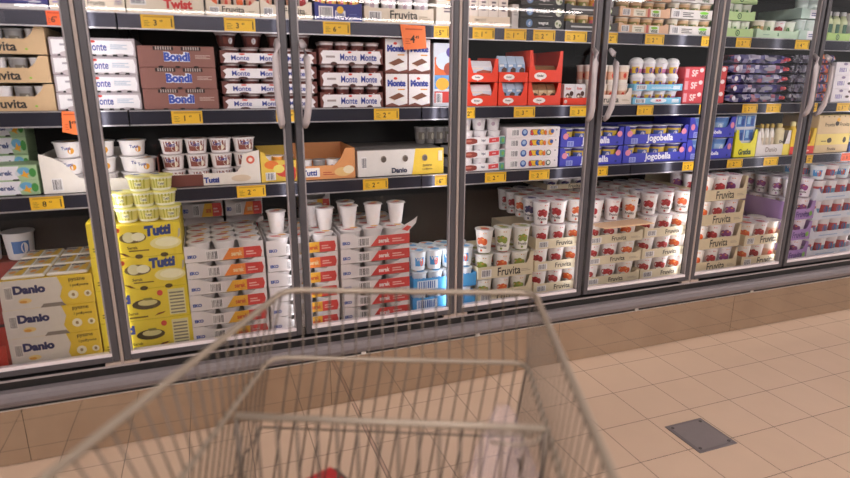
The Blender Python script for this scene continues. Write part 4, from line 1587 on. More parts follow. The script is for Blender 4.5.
    carton_stack((357.5, 444), (149, 178), 1, YF, 0.34, 'e6e0dc', p_danio_big, 'wide white and yellow carton with three round holes', 'on the lower shelf', S3, top='8d8784')
    z = at(400, 149, YF).z
    cups_grid(['grey'], at(415, 140, 0.4).x, at(452, 140, 0.4).x, 0.36, z + 0.001, 4, 0.085, 'grey cup behind on the white-yellow carton', 'by the middle post', 1, 'grey cups on the white-yellow carton', r=0.03)
    # right of the middle post
    X0, X1, Z0, Z1, p = tray_stack((461, 504.5), (131, 172), 3, YF, 0.28, 'e9e2e6', p_hip, 'white tray with red bean print', 'right of the middle door post, lower shelf', S3, 0.56, cups=['plain'], ncup=3, corner=0.6, cdesc='white yogurt cup', cupfill=0.95)
    cups_grid(['plain'], X0, X1, YF + 0.02, Z1, 3, 0.072, 'white yogurt cup', 'on the red bean trays', 1, 'cups on the red bean trays')
    carton_stack((505.5, 559), (127, 171), 4, YF, 0.3, 'e9e0e2', [p_sweet(0), p_sweet(0), p_sweet(1), p_sweet(1)], 'white carton with multicoloured letters', 'on the lower shelf', S3)
    x0, x1 = at(503, 122, 0.3).x, at(532, 122, 0.3).x
    # jogobella trays
    for (xl, xr, yt, yb, nm) in ((560.5, 623, 127, 168.5, 'behind the second door gap'), (624, 686.5, 124.5, 165, 'right of the second door gap')):
        tray_stack((xl, xr), (yt, yb), 2, YF, 0.3, M('4347b8', 0.45), pjogo, 'blue-violet yogurt tray with big white letters', nm, S3, 0.5, cups=['jogo'], ncup=4, corner=0.95, cw=0.024, cdesc='blue and gold yogurt cup', cupfill=0.92)
    tray_stack((688, 733.5), (116, 161.5), 2, YF, 0.3, M('4347b8', 0.45), p_jogo(0.5), 'blue-violet yogurt tray with small white letters', 'behind the right door post', S3, 0.46, cups=['bluec'], ncup=3, corner=0.95, cw=0.03, cdesc='light blue yogurt cup', cupfill=0.92)
    X0, X1, Z0, Z1 = span(734.5, 756, 134, 159, YF, S3)
    w = X1 - X0
    b = MB()
    YL = M('e6dd2e', 0.45)
    b.box(-w / 2, w / 2, 0.003, 0.28, 0, 0.003, YL)
    b.box(-w / 2, -w / 2 + 0.003, 0.003, 0.28, 0.003, 0.15, YL)
    b.box(w / 2 - 0.003, w / 2, 0.003, 0.28, 0.003, 0.15, YL)
    p = MB()
    p.prism([(-w / 2, 0), (w / 2, 0), (w / 2, 0.165), (w / 2 - 0.02, 0.165), (w / 2 - 0.028, 0.11), (w / 2 - 0.05, 0.085), (-w / 2 + 0.05, 0.085), (-w / 2 + 0.028, 0.11), (-w / 2 + 0.02, 0.165), (-w / 2, 0.165)], 0, 0.003, YL)
    p_gratka(Face(p, -w / 2, w / 2, 0, 0.09, 0))
    place('display_tray', 'tray', 'bright yellow display tray with rounded cut-out', ((X0 + X1) / 2, YF, S3), [('tray_body', b.data('tray_body')), ('front_panel', p.data('front_panel'))])
    bd, lf = carton_proto(w - 0.012, 0.2, 0.083, 'c8d0e0', p_blueside)
    for i in range(3):
        place('yogurt_pack', 'pack', 'blue four-cup pack, %s of three in the yellow display tray' % level(i, 3), ((X0 + X1) / 2, YF + 0.02, S3 + 0.005 + i * 0.0835), [('box_body', bd), ('lid_flap', lf)], 0, 'blue packs in the yellow display tray')
    X0, X1, Z0, Z1, p = tray_stack((757, 790), (129, 157.5), 1, YF, 0.3, 'dcd4d2', p_danio_tray, 'pale grey and yellow tray of drink bottles', 'beside the yellow display tray', S3, 0.42, corner=0.92, right=True, cw=0.02)
    bottles(X0 + 0.03, X0 + (X1 - X0) * 0.6, Z0, at(771, 124, YF).z, 3, YF, 'c8a850', 'e9e2d8', 'c8b49a', 'white bottle with gold cap', 'in the grey-yellow tray')
    bottles(X0 + (X1 - X0) * 0.62, X1 - 0.012, Z0, at(783, 124, YF).z, 1, YF, 'd8c078', 'e2d2a8', 'e6d8b4', 'cream bottle with dark lettering', 'right in the grey-yellow tray', txt='Danio', shoulder=0.85)
    X0, X1, Z0, Z1, p = tray_stack((791, 815), (127, 156), 1, YF, 0.3, 'e9c22e', p_redbase, 'yellow and red tray of bottles', 'behind the far right door post', S3, 0.36, corner=0.95, cw=0.02)
    bottles(X0 + 0.01, X1 - 0.01, Z0, at(803, 122, YF).z, 3, YF, 'efe0a0', 'ecc02c', 'd8502a', 'yellow drink bottle', 'in the yellow-red tray')
    carton_stack((816.5, 850), (115, 155), 2, YF, 0.26, 'd9bd92', [p_kraftbox, p_yellowbox], 'pale yellow carton with bee-striped print', 'at the right edge, lower shelf', S3, top='e9d078')
    tray_stack((851.5, 880), (116, 155), 2, YF, 0.3, '4a66b8', p_blue, 'blue yogurt tray', 'at the right picture edge, lower shelf', S3, 0.5, cups=['bluec'], ncup=3, corner=0.55)


# ------------------------------------------------------------------ on the deck
def deck():
    # left: quark trays
    X0, X1, Z0, Z1, p = carton_stack((3, 98.5), (277, 360), 3, YD, 0.42, 'e8c637', p_danio, 'cream and yellow quark carton', 'at the far left', DECK)
    lp = MB()
    rows, cols = 3, 2
    w, d = (X1 - X0 - 0.02) / cols, 0.13
    b = MB()
    b.box(-w * 0.48, w * 0.48, -d * 0.47, d * 0.47, 0, 0.012, M('efe9e2', 0.35), 0.004)
    l = MB()
    for sx in (-1, 1):
        l.box(sx * w * 0.235 - w * 0.21, sx * w * 0.235 + w * 0.21, -d * 0.42, d * 0.42, 0.012, 0.0135, M('efe6da', 0.25))
        l.face([(sx * w * 0.235 + q[0] * w, q[1] * d, 0.0141) for q in ((0.0, -0.4), (0.2, -0.4), (0.2, 0.4), (0.1, 0.4))], M('eec23e', 0.3))
        blob(l, sx * w * 0.235 - w * 0.06, -0.012, w * 0.08, d * 0.16, 0.0146, 'e89a3a', seed=2)
        v, f, asp = text_geo('Danio', 0.05)
        l.mesh([(sx * w * 0.235 - w * 0.05 + x * 0.016, 0.03 + y * 0.02, 0.0150) for x, y in v], f, M('34386a'))
    bd, ld = b.data('cup_pair'), l.data('foil_lid')
    for r in range(rows):
        for c in range(cols):
            place('quark_cup_pack', 'cup', 'lidded pair of quark cups, %s row %s, on the cream-yellow cartons' % (['front', 'middle', 'back'][r], ['left', 'right'][c]), (X0 + 0.01 + (c + 0.5) * w, YD + 0.07 + r * 0.135, Z1 + 0.0005), [('cup_pair', bd), ('foil_lid', ld)], 0, 'quark cups on the cream-yellow cartons')
    # red tray at the edge
    RX = at(0, 330, 0.35).x
    b = MB()
    b.box(-0.22, 0.0, 0, 0.4, 0, 0.03, M('c23428', 0.45))
    b.box(-0.22, 0.0, 0, 0.004, 0.03, 0.10, M('c23428', 0.45))
    place('display_tray', 'tray', 'red tray half hidden left of the cream-yellow cartons', (X0 - 0.012, YD, DECK), [('tray_body', b.data('tray_body'))])
    for i, (px, nm) in enumerate(((-8, 'left'), (11, 'right'))):
        c = at(px, 262, 0.62)
    gx = at(4, 250, 0.60).x
    bk = MB()
    bk.box(-0.30, 0.12, -0.06, 0.07, 0, 0.30, M('8a2c26', 0.5))
    place('cardboard_carton', 'carton', 'dark red carton under the white yogurt buckets', (gx, 0.64, DECK), [('box_body', bk.data('box_body'))])
    for i in range(2):
        cup('bucket', gx - 0.08 + i * 0.135, 0.64, DECK + 0.301, 0.062, 0.13, 'white yogurt bucket with blue print at far left, %s one' % ['outer', 'inner'][i], 0.3, 'white yogurt buckets at the far left')
    # yellow cartons behind the left post
    carton_stack((94, 114), (222, 349), 4, YD, 0.4, 'e8cf33', lambda f: (f.ell(0.6, 0.6, 0.3, 0.2, M('efe6a0')), f.lines(0.2, 0.7, 0.15, 0.3, 2, M('7a6420'))), 'narrow yellow carton', 'behind the left door post', DECK)
    X0, X1, Z0, Z1, p = carton_stack((120, 187.5), (223, 346), 4, YD, 0.36, 'e9d136', [p_tutti_end, p_tutti_end, p_tutti_box, p_tutti_box], 'yellow vanilla quark carton', 'right of the left door post', DECK, top='d9c23a', shift=(0.004, 0.002, 0.0, -0.003))
    # cup pyramid on top
    hc = 0.062
    xs0 = at(130, 216, YD).x
    pt = (X1 - X0) / 3.2
    for lv, n, off in ((0, 3, 0.0), (1, 3, -0.012), (2, 2, 0.5)):
        for r in range(2 if lv == 0 else 1):
            for i in range(n):
                left = ['left', 'middle', 'right'][i] if n == 3 else ['left', 'right'][i]
                cup('tutti_y', X0 + 0.045 + (i + (0.85 if lv == 2 else 0.1)) * pt + (0 if lv == 2 else off), YD + 0.06 + r * 0.105, Z1 + 0.001 + lv * (hc + 0.001), 0.046, hc, 'yellow-lidded quark cup, %s, %s layer %son yellow cartons' % (left, ['bottom', 'middle', 'top'][lv], '' if lv else ['front ', 'back '][r]), 0.15 * i - 0.1, 'yellow-lidded cups on the yellow cartons')
    # white low trays
    YE, OR = p_tray('e8b030'), p_tray('f08a38')
    kw = dict(corner=0.97, cw=0.045, cups=['serki'], ncup=4, cupfill=0.9, cdesc='white quark cup')
    A = tray_stack((188, 267), (243, 339), 6, YD, 0.40, 'e9e2e2', [YE, YE, YE, YE, OR, OR], 'white low tray with orange and red panels', 'beside the yellow cartons', DECK, 0.68, **dict(kw, cups=None))
    B = tray_stack((268.5, 339), (238, 326), 6, YD, 0.40, 'e9e2e2', [YE, YE, YE, YE, OR, YE], 'white low tray with yellow and red panels', 'behind the first door gap', DECK, 0.68, **dict(kw, cups=None))
    C = tray_stack((341.5, 410), (231, 317), 6, YD, 0.40, 'e9e2e2', p_trayred, 'white low tray with red slanted panel', 'right of the first door gap', DECK, 0.68, **dict(kw, cups=None))
    for (S, nm) in ((A, 'first white tray stack'), (B, 'second white tray stack'), (C, 'third white tray stack')):
        X0, X1, Z0, Z1, p = S
        # cups in the top tray and in the gaps of the lower ones
        cups_grid(['serki'], X0 + 0.008, X1 - 0.008, YD + 0.008, Z1 - p + 0.004, 3, p * 1.02, 'red-printed quark cup', 'in the top tray, ' + nm, 4, 'quark cups in the ' + nm, r=0.047, dy=0.098)
        for i in range(5):
            cups_grid(['serki'], X0 + 0.008, X1 - 0.008, YD + 0.01, Z0 + i * p + 0.004, 3, p * 0.82, 'red-printed quark cup', 'in the %s tray, %s' % (level(i, 6), nm), 1, 'quark cups in the ' + nm, r=0.047)
    # tall cups standing on them
    tall = ((277, 235, 0.13, B, 'leftmost'), (325.5, 231, 0.13, B, 'second from left'), (349.5, 227, 0.12, C, 'third from left'), (374, 227, 0.13, C, 'fourth from left'), (397, 226, 0.13, C, 'rightmost'))
    for px, pb, yy, S, nm in tall:
        z = S[3] + 0.003
        cup('serki', at(px, pb - 10, yy + 0.03).x, yy + 0.05, z, 0.041, 0.105, 'tall white cup with red lid, %s of five on the white trays' % nm, 0.1, 'tall white cups on the white trays')
    cup('serki', at(345, 215, 0.28).x, 0.27, C[3] + 0.003, 0.041, 0.105, 'tall white cup with red lid, behind the third of the front five', 0.1)
    cup('serki', at(317, 218, 0.16).x, 0.27, B[3] + 0.003, 0.041, 0.105, 'tall white cup with red lid, behind the second of the front five', 0.1)
    # torn flap standing up on the third stack
    b = MB()
    b.prism([(-0.03, 0.0), (0.0, -0.012), (0.042, 0.028), (0.05, 0.06), (0.03, 0.045), (-0.02, 0.02)], 0, 0.003, M('e4dcdc'))
    b.prism([(-0.028, 0.002), (0.0, -0.008), (0.02, 0.012), (0.0, 0.02)], -0.001, 0, M('d8413c'))
    o = obj('torn_cardboard_flap', b, None, (C[1] - 0.012, YD - 0.004, C[3] - 0.004))
    tag(o, 'torn white and red cardboard flap sticking up at the right tray stack', 'cardboard')
    # darker stock at the back of the deck, behind the white trays
    for i, (xl, xr, yt, yb) in enumerate(((180, 222, 196, 222), (224, 262, 194, 220), (300, 330, 192, 214))):
        Y = 0.56
        X0, X1 = at(xl, yt, Y).x, at(xr, yt, Y).x
        zt = at(xl, yt, Y).z
        n = 5
        pz = (zt - DECK) / n
        mp = tray_proto('cardboard_tray', X1 - X0 - 0.004, 0.16, pz - 0.001, 'd6cccc', pz * 0.6, [YE, OR, YE][i], 0.02, pz * 0.85)
        for q in range(n):
            place('cardboard_tray', 'tray', 'white low tray, %s of the %s stack by the back wall' % (level(q, n), ['left', 'second', 'third'][i]), ((X0 + X1) / 2, Y, DECK + q * pz), [('tray_body', mp[0]), ('front_panel', mp[1])], 0, 'white low trays by the back wall')
    # blue trays around the middle post
    D = tray_stack((413, 476), (270, 307), 2, YD + 0.01, 0.4, '3f9bd8', p_blue, 'blue tray with white lettering', 'behind the middle door post', DECK, 0.66, corner=0.7, cups=['bluew'], ncup=4, cdesc='blue and white yogurt cup', cupfill=0.9, top_rows=3)
    cups_grid(['bluew'], D[0], D[1], YD + 0.02, D[3] + 0.002, 4, 0.10, 'tall blue and white cup', 'on the blue trays', 2, 'tall cups on the blue trays', r=0.042)
    # cream yogurt trays
    fr = ['cherry', 'cherry', 'cherry', 'blueb', 'cherry', 'cherry', 'peach', 'cherry']
    E1 = tray_stack((478, 533), (253, 297), 2, YD, 0.3, 'e0d2b4', p_fruvita(0.7, 0.56, 0.5), 'cream yogurt tray', 'in front, right of the middle post', DECK, 0.5, corner=0.95, left=False, cups=['kiwi', 'peach', 'kiwi'], ncup=3, cdesc='fruit yogurt cup', cupfill=0.94, top_rows=2)
    cups_grid(['peach', 'kiwi', 'kiwi'], E1[0], E1[1], YD + 0.004, E1[3] + 0.002, 3, 0.125, 'tall fruit yogurt cup', 'on front cream trays', 1, 'tall cups on the front cream trays', r=0.045)
    F = tray_stack((535, 585), (225, 292), 3, YD + 0.03, 0.52, 'e0d2b4', pf1, 'cream yogurt tray', 'left of the second door gap', DECK, 0.42, corner=0.5, cups=fr, ncup=3, cdesc='berry yogurt cup', cupfill=0.96, top_rows=1)
    G = tray_stack((587, 641), (222, 287.5), 3, YD + 0.03, 0.52, 'e0d2b4', pf1, 'cream yogurt tray', 'right of the second door gap', DECK, 0.42, corner=0.5, cups=fr, ncup=3, cdesc='berry yogurt cup', cupfill=0.96, top_rows=1)
    H = tray_stack((642.5, 691), (215, 280), 3, YD + 0.03, 0.52, 'e0d2b4', pf1, 'cream yogurt tray', 'left of the right door post', DECK, 0.42, corner=0.5, cups=fr, ncup=3, cdesc='berry yogurt cup', cupfill=0.96, top_rows=1)
    for S, nm in ((F, 'on trays left of second gap'), (G, 'on trays right of second gap'), (H, 'on trays by right post')):
        cups_grid(fr, S[0], S[1], YD + 0.034, S[3] + 0.002, 3, 0.125, 'tall berry cup', nm, 5, 'tall cups ' + nm, r=0.046, jit=0.004, dy=0.1)
    # loose cardboard sheet between the layers
    b = MB()
    b.box(-0.17, 0.17, -0.07, 0.05, 0, 0.004, M('d9b592', 0.6))
    o = obj('cardboard_sheet', b, None, ((G[0] + G[1]) / 2 - 0.0, YD + 0.0, G[3] - 0.0045), 0.04)
    tag(o, 'loose tan cardboard sheet under the tall cups right of the door gap', 'cardboard')
    # extra layers standing further back
    Y = 0.40
    X0, X1, Z1, Zb = at(547, 190, Y).x, at(590, 190, Y).x, at(568, 178, Y).z, at(568, 199, Y).z
    cz = F[3] + 0.13
    tb, tp = tray_proto('cardboard_tray', X1 - X0, 0.28, Z1 - cz - 0.012, 'd8c8ac', (Z1 - cz) * 0.45, p_fruvita(0.75, 0.62, 0.5), 0.015, (Z1 - cz) * 0.5)
    place('cardboard_tray', 'tray', 'cream yogurt tray standing on the rear tall cups at the second gap', ((X0 + X1) / 2, Y, cz), [('tray_body', tb), ('front_panel', tp)])
    cups_grid(['blueb'], X0 + 0.005, X1 - 0.005, Y + 0.006, cz + 0.004, 3, (Z1 - cz) * 0.9, 'blueberry yogurt cup', 'in the tray on rear cups', 1, 'blueberry cups in the rear tray')
    # stacks right of the right post
    J = tray_stack((700, 742), (176, 271), 4, YD, 0.5, 'e0cfae', [p_fruvita(0.72, 0.5, 0.5, False)] * 4, 'cream yogurt tray', 'right of the right door post', DECK, 0.45, corner=0.92, cw=0.014, left=False, cups=['peach', 'cherry', 'plum', 'cherry'], ncup=3, cdesc='fruit yogurt cup', cupfill=0.95, top_rows=3)
    K = tray_stack((744, 783), (223, 264), 2, YD, 0.26, 'e0cfae', p_fruvita(0.72, 0.6, 0.5), 'cream yogurt tray', 'left of the far right post', DECK, 0.45, corner=0.5, cups=['peach', 'cherry', 'orange'], ncup=3, cdesc='fruit yogurt cup', cupfill=0.97, top_rows=2)
    P = tray_stack((785, 811), (199, 262), 3, YD, 0.5, 'ab86c4', p_purple, 'lilac yogurt tray', 'right of the far right post', DECK, 0.5, corner=0.85, cw=0.02, left=True, cups=['plum', 'plum', 'cherry'], ncup=2, cdesc='plum yogurt cup', cupfill=0.95, top_rows=5)
    cups_grid(['plum', 'plum'], P[0], P[1], YD + 0.005, P[3] + 0.002, 2, 0.12, 'tall plum yogurt cup', 'on the lilac trays', 4, 'tall plum cups on the lilac trays', r=0.047)
    R_ = tray_stack((812.5, 858), (180, 256), 4, YD, 0.5, 'e2e4ee', p_whiteblue, 'white-blue yogurt tray', 'at the right edge', DECK, 0.36, corner=0.6, cups=['pink'], ncup=4, cdesc='pink and blue yogurt cup', cupfill=0.95, top_rows=3)
    cups_grid(['bluew', 'pink'], R_[0], R_[1], YD + 0.01, R_[3] + 0.002, 4, 0.09, 'white yogurt cup', 'on the white-blue trays', 3, 'cups on the white-blue trays', r=0.046)


r0()
r1()
r2()
deck()

# ------------------------------------------------------------------ price tags
YEL, ORG = '#', '#'


def tags():
    rails = {'upper': (S1, [(47, 62, 'o', '6'), (141, 174, 'y', '3'), (224, 255, 'y', '3'), (323, 350, 'y', '6'), (434, 449, 'y', '5'), (473, 495, 'y', '1'), (505, 527, 'y', '1'), (534, 556, 'y', '2'), (566, 588, 'y', '3'), (607, 619, 'y', '2'), (647, 666, 'y', '2'), (704, 716, 'y', '3'), (739, 754, 'y', '2'), (799, 813, 'y', '4')]),
             'middle': (S2, [(171, 202, 'y', '1'), (276, 302, 'y', '1'), (374, 399, 'y', '2'), (464, 475, 'y', '2'), (514, 535, 'y', '3'), (570, 590, 'y', '3'), (637, 653, 'y', '1'), (699, 708, 'y', '2'), (742, 757, 'y', '2'), (766, 780, 'y', '2'), (811, 816.5, 'y', '2'), (836, 849, 'y', '3')]),
             'lower': (S3, [(26, 60, 'y', '8'), (236, 265, 'y', '2'), (363, 388, 'y', '2'), (435, 447, 'y', '6'), (485, 506, 'y', '2'), (529, 549, 'y', '2'), (594, 607, 'y', '2'), (681, 694, 'y', '2'), (725, 740, 'y', '2'), (761, 775, 'y', '2'), (803, 809, 'y', '2'), (837, 850, 'o', '5')])}
    near = {'upper': 22, 'middle': 112, 'lower': 180}
    for nm, (z, lst) in rails.items():
        for i, (xl, xr, c, price) in enumerate(lst):
            xm = (xl + xr) / 2
            # picture height of the rail here
            X0, X1 = at(xl, near[nm], 0.1525).x, at(xr, near[nm], 0.1525).x
            for _ in range(3):
                pass
            w = X1 - X0
            b = MB()
            h = 0.052
            mt = M('ecba27' if c == 'y' else 'f0622e', 0.45)
            b.box(-w / 2, w / 2, 0, 0.001, 0, h, mt)
            f = Face(b, -w / 2, w / 2, 0, h, 0)
            ink = M('5a4a1c' if c == 'y' else '6a2a1a')
            f.text(price, 0.42, 0.42, 0.42, M('2a2418'), 0.02)
            f.text('49', 0.60, 0.56, 0.16, M('2a2418'), 0.01)
            f.lines(0.08, 0.95, 0.80, 0.92, 1, M('c4932a' if c == 'y' else 'c84a24'), 0.8)
            f.lines(0.08, 0.26, 0.18, 0.66, 4, ink, 0.25)
            f.rect(0.9, 0.94, 0.15, 0.75, ink)
            o = obj('price_tag', b, None, ((X0 + X1) / 2, 0.1528, z - 0.057))
            pos = 'leftmost' if i == 0 else 'rightmost' if i == len(lst) - 1 else ORD[i] + ' from left'
            tag(o, '%s price tag on the %s shelf rail, %s' % ('yellow' if c == 'y' else 'orange', nm, pos), 'price tag', 'price tags on the %s shelf rail' % nm)
    # hanging orange price cards
    for (quad, price, lab) in ((((400, 24), (425, 26), (426.5, 48.5), (404, 50)), '4', 'orange price card hanging crooked from the upper shelf rail'),
                               (((61.5, 111), (80, 112), (80, 135.5), (62.5, 132)), '1', 'orange price card hanging by the left door post')):
        pts = [at(x, y, 0.1470) for x, y in quad]
        c = sum(pts, Vector()) / 4
        b = MB()
        loc = [(p.x - c.x, p.z - c.z) for p in (pts[3], pts[2], pts[1], pts[0])]
        b.prism(loc, 0, 0.0008, M('f0793c', 0.5))
        hw, hh = (loc[1][0] - loc[0][0]) / 2, (loc[2][1] - loc[1][1]) / 2
        f = Face(b, -hw, hw, -hh, hh, 0)
        f.text(price, 0.44, 0.42, 0.34, M('2a2018'), 0.03)
        f.text('49', 0.64, 0.5, 0.14, M('2a2018'), 0.02)
        f.lines(0.12, 0.34, 0.2, 0.5, 3, M('c05024'), 0.3)
        f.lines(0.12, 0.86, 0.82, 0.92, 1, M('c05024'), 0.6)
        o = obj('price_card', b, None, c)
        tag(o, lab, 'price card')


tags()

# ------------------------------------------------------------------ drain cover in the floor
b = MB()
q = [onz(*p, 0.0) for p in ((668.5, 430), (700, 453.5), (733, 440), (700, 419))]
cx = sum(p.x for p in q) / 4
cy = sum(p.y for p in q) / 4
b.box(-0.105, 0.105, -0.105, 0.105, 0.0, 0.004, M('6e6668', 0.45, 0.3), 0.002)
b.box(-0.09, 0.09, -0.09, 0.09, 0.004, 0.005, M('7a7274', 0.4, 0.3))
for i in (-1, 1):
    for j in (-1, 1):
        b.lathe([(0.008, 0.005), (0.007, 0.0065), (0.0, 0.0065)], M('4a4446', 0.4, 0.4), 10, cx=i * 0.08, cy=j * 0.08)
tag(obj('drain_cover', b, None, (cx, cy, 0.0)), 'square grey metal drain cover set in the floor tiles', 'drain cover')

# ------------------------------------------------------------------ shopping cart
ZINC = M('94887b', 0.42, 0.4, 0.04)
ZINC_SHADED = M('5c5148', 0.45, 0.4, 0.04)  # same zinc for wires and frame, their shade mixed into the colour
cart = thing('shopping_cart', 'wire shopping cart pushed towards the cooler, seen from its handle', 'shopping cart', (0.45, -1.65, 0))


def L(p):
    return (p[0] - 0.45, p[1] + 1.65, p[2])


def mixp(a, c, t):
    return tuple(a[i] + (c[i] - a[i]) * t for i in range(3))


ZR = 1.06
fl_, fr_ = onz(285, 290, ZR), onz(535, 293, ZR)
l2, r2_ = onz(45, 478, ZR), onz(610, 470, ZR)
dl, dr = (l2 - fl_).normalized(), (r2_ - fr_).normalized()
RL = 0.86
rl, rr = fl_ + dl * RL, fr_ + dr * RL
A, B_, C_, D_ = tuple(fl_), tuple(fr_), tuple(rr), tuple(rl)
rim = MB()


def rounded(pts, k=0.03):
    out = []
    n = len(pts)
    for i in range(n):
        p, a, c = Vector(pts[i]), Vector(pts[i - 1]), Vector(pts[(i + 1) % n])
        u, v = (a - p).normalized(), (c - p).normalized()
        out += [p + u * k, p + u * k * 0.3 + v * k * 0.3, p + v * k]
    return out


rim.tube([L(p) for p in rounded([A, B_, C_, D_])], 0.0068, ZINC, 10, True)
obj('rim', rim, cart)
# lower band that runs round the basket
ZB = 0.92
a2, b2 = onz(271, 357, ZB), onz(527, 363, ZB)
inl, inr = onz(187, 470, ZB), onz(562, 478, ZB)
e2l, e2r = (inl - a2).normalized(), (inr - b2).normalized()
A2, B2, C2, D2 = tuple(a2), tuple(b2), tuple(b2 + e2r * 0.76), tuple(a2 + e2l * 0.76)
band = MB()
band.tube([L(p) for p in rounded([A2, B2, C2, D2])], 0.0052, ZINC, 8, True)
obj('mid_band', band, cart)
# basket bottom
ZF = 0.60


def down(top, mid):
    t = (ZR - ZF) / (ZR - ZB)
    return tuple((top[0] + (mid[0] - top[0]) * t, top[1] + (mid[1] - top[1]) * t, ZF))


A3, B3 = down(A, A2), down(B_, B2)
cxm = (A[0] + B_[0] + C_[0] + D_[0]) / 4


def shrink(p, q, k):
    m_ = ((p[0] + q[0]) / 2, (p[1] + q[1]) / 2)
    return (p[0] + (m_[0] - p[0]) * k, p[1] + (m_[1] - p[1]) * k, ZF)


C3, D3 = shrink(C_, D_, 0.12), shrink(D_, C_, 0.12)
A3, B3 = shrink(A3, B3, 0.10), shrink(B3, A3, 0.10)
bot = MB()
bot.tube([L(p) for p in rounded([A3, B3, C3, D3])], 0.006, ZINC_SHADED, 8, True)


def bez(t0, m0, f0, n=6):
    """wire from the rim over the band to the bottom frame"""
    return [mixp(t0, m0, i / n) for i in range(n)] + [mixp(m0, f0, i / n) for i in range(n + 1)]


def panel(n, T0, T1, M0, M1, F0, F1, name, r=0.0021, e=0.02):
    p = MB()
    for i in range(n):
        t = e + (1 - 2 * e) * i / (n - 1)
        p.tube([L(q) for q in (mixp(T0, T1, t), mixp(M0, M1, t), mixp(F0, F1, t))], r, ZINC_SHADED, 6)
    for k in (0.45, 0.8):
        p.tube([L(mixp(M0, F0, k)), L(mixp(M1, F1, k))], r, ZINC_SHADED, 6)
    obj(name, p, cart)


fp = MB()
for i in range(19):
    t = 0.02 + 0.96 * i / 18
    T = Vector(mixp(A, B_, t))
    q = (285 + 250 * t - 271) / 256
    Mm = Vector(mixp(A2, B2, min(max(q, 0.0), 1.0)))
    F_ = Vector(mixp(A3, B3, min(max(q, 0.0), 1.0)))
    fp.tube([L(T), L(Mm), L(F_)], 0.0020, ZINC_SHADED, 6)
for k in (0.45, 0.8):
    fp.tube([L(mixp(A2, A3, k)), L(mixp(B2, B3, k))], 0.0020, ZINC_SHADED, 6)
obj('front_panel', fp, cart)
panel(26, A, D_, A2, D2, A3, D3, 'side_panel', 0.0019)
panel(26, B_, C_, B2, C2, B3, C3, 'side_panel', 0.0019)
for i in range(16):
    t = (i + 0.5) / 16
    bot.tube([L(mixp(A3, B3, t)), L(mixp(D3, C3, t))], 0.0026, ZINC_SHADED, 6)
for i in range(7):
    t = (i + 0.5) / 7
    bot.tube([L(mixp(A3, D3, t)), L(mixp(B3, C3, t))], 0.0035, ZINC_SHADED, 6)
obj('basket_floor', bot, cart)
# child seat flap standing across the basket
ZS = 0.977
s0, s1 = Vector(onz(236, 416, ZS)), Vector(onz(545, 429, ZS))
s1.z = s0.z = ZS
axis = (dl + dr).normalized()
seat = MB()
seat.tube([L(s0), L(s1)], 0.0062, ZINC, 10)
for t in (0.0, 1.0):
    p = s0 + (s1 - s0) * t
    seat.tube([L(p), L((p.x, p.y, ZS - 0.30))], 0.005, ZINC_SHADED, 8)
for i in range(14):
    p = s0 + (s1 - s0) * ((i + 1) / 15)
    seat.tube([L(p), L((p.x, p.y, ZS - 0.30))], 0.0024, ZINC_SHADED, 6)
seat.tube([L((s0.x, s0.y, ZS - 0.30)), L((s1.x, s1.y, ZS - 0.30))], 0.005, ZINC_SHADED, 8)
obj('child_seat_flap', seat, cart)
hk = MB()
u = (s1 - s0).normalized()
hk.tube([L(s1 - u * 0.005 + Vector((0, 0, -0.012))), L(s1 - u * 0.012 + Vector((0, 0, -0.026))), L(s1 - u * 0.05 + Vector((0, 0, -0.032))), L(s1 - u * 0.085 + Vector((0, 0, -0.028))), L(s1 - u * 0.088 + Vector((0, 0, -0.014))), L(s1 - u * 0.05 + Vector((0, 0, -0.012))), L(s1 - u * 0.02 + Vector((0, 0, -0.012)))], 0.0026, ZINC, 8)
obj('bag_hook', hk, cart)
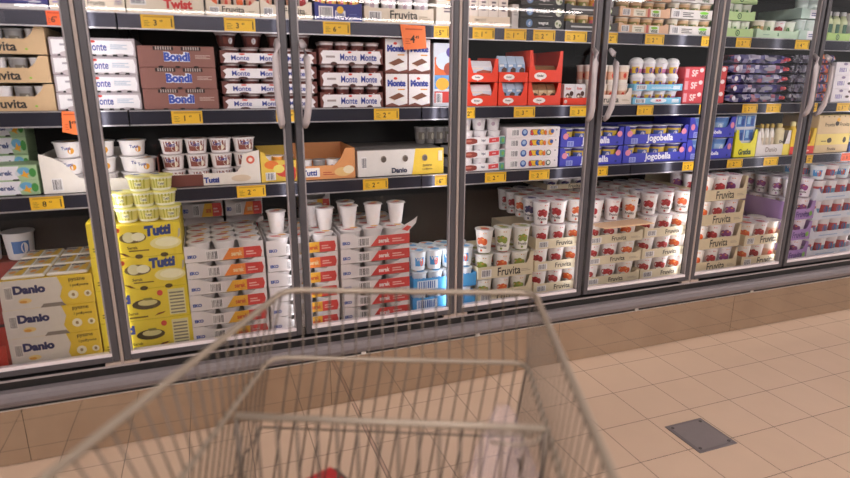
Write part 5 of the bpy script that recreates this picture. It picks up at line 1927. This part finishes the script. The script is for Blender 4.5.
# handle, chassis, wheels
hd = MB()
hd.tube([L(p) for p in (D_, (D_[0] + dl.x * 0.06, D_[1] + dl.y * 0.06, ZR), (C_[0] + dr.x * 0.06, C_[1] + dr.y * 0.06, ZR), C_)], 0.013, M('8a3030', 0.4), 10)
obj('handle', hd, cart)
cent = Vector(((A3[0] + B3[0] + C3[0] + D3[0]) / 4, (A3[1] + B3[1] + C3[1] + D3[1]) / 4, 0))
whm = MB()
WH = 0.055
for j in range(1):
    whm.lathe([(0.0, -0.014), (WH * 0.9, -0.014), (WH, -0.009), (WH, 0.009), (WH * 0.9, 0.014), (0.0, 0.014)], M('3a3838', 0.6), 20)
whd = whm.data('caster_wheel')
feet = [A3, B3, C3, D3]
ch = MB()
ch.tube([L((p[0], p[1], 0.22)) for p in feet], 0.011, ZINC_SHADED, 8, True)
obj('chassis', ch, cart)
for p in feet:
    lg = MB()
    lg.tube([L(p), L((p[0], p[1], 0.22)), L((p[0], p[1], 0.115))], 0.010, ZINC_SHADED, 8)
    lo = obj('frame_leg', lg, cart)
    wl = obj('caster_wheel', whd, lo, L((p[0], p[1], WH + 0.002)))
    wl.rotation_euler = (0, PI / 2, math.atan2(axis.y, axis.x) + PI / 2)

# goods in the basket
g = onz(314, 487, 0.655)
b = MB()
b.box(-0.09, 0.09, -0.07, 0.07, 0, 0.045, M('4a3c3a', 0.4), 0.008)
f2 = MB()
f2.box(-0.035, 0.075, -0.045, 0.065, 0.045, 0.047, M('a82a2c', 0.4))
f2.box(-0.075, -0.04, -0.05, 0.05, 0.045, 0.047, M('8a8280', 0.4))
t = thing('food_pack', 'dark food pack with red top lying in the shopping cart', 'food pack', (g.x, g.y - 0.03, ZF + 0.008), 0.35)
obj('pack_body', b, t)
obj('top_label', f2, t)


def film_mat():
    mt = bpy.data.materials.new('thin_plastic_film')
    mt.use_nodes = True
    bs = mt.node_tree.nodes['Principled BSDF']
    bs.inputs['Base Color'].default_value = (*hexc('e0cdd4'), 1)
    bs.inputs['Alpha'].default_value = 0.22
    bs.inputs['Roughness'].default_value = 0.3
    return mt


# thin produce bag: an open, crumpled tube leaning in the front right of the basket
rnd = random.Random(5)
c0 = onz(500, 478, 0.72)
b = MB()
nu, nv = 18, 9
vs = []
for j in range(nv + 1):
    v = j / nv
    for i in range(nu):
        a = 2 * PI * i / nu
        rr_ = (0.085 * (1 - v) ** 0.8 + 0.010) * (1 + 0.22 * rnd.uniform(-1, 1))
        vs.append((rr_ * math.cos(a) * 1.15, rr_ * math.sin(a) * 0.6, v * 0.27 + 0.008 * rnd.uniform(-1, 1) * (j > 0)))
FILM = film_mat()
fs = [(j * nu + i, j * nu + (i + 1) % nu, (j + 1) * nu + (i + 1) % nu, (j + 1) * nu + i) for j in range(nv) for i in range(nu)]
b.mesh(vs, fs, FILM, True)
o = obj('plastic_bag', b, None, (c0.x, c0.y, ZF + 0.02))
tag(o, 'crumpled thin translucent plastic bag standing in the shopping cart', 'plastic bag')
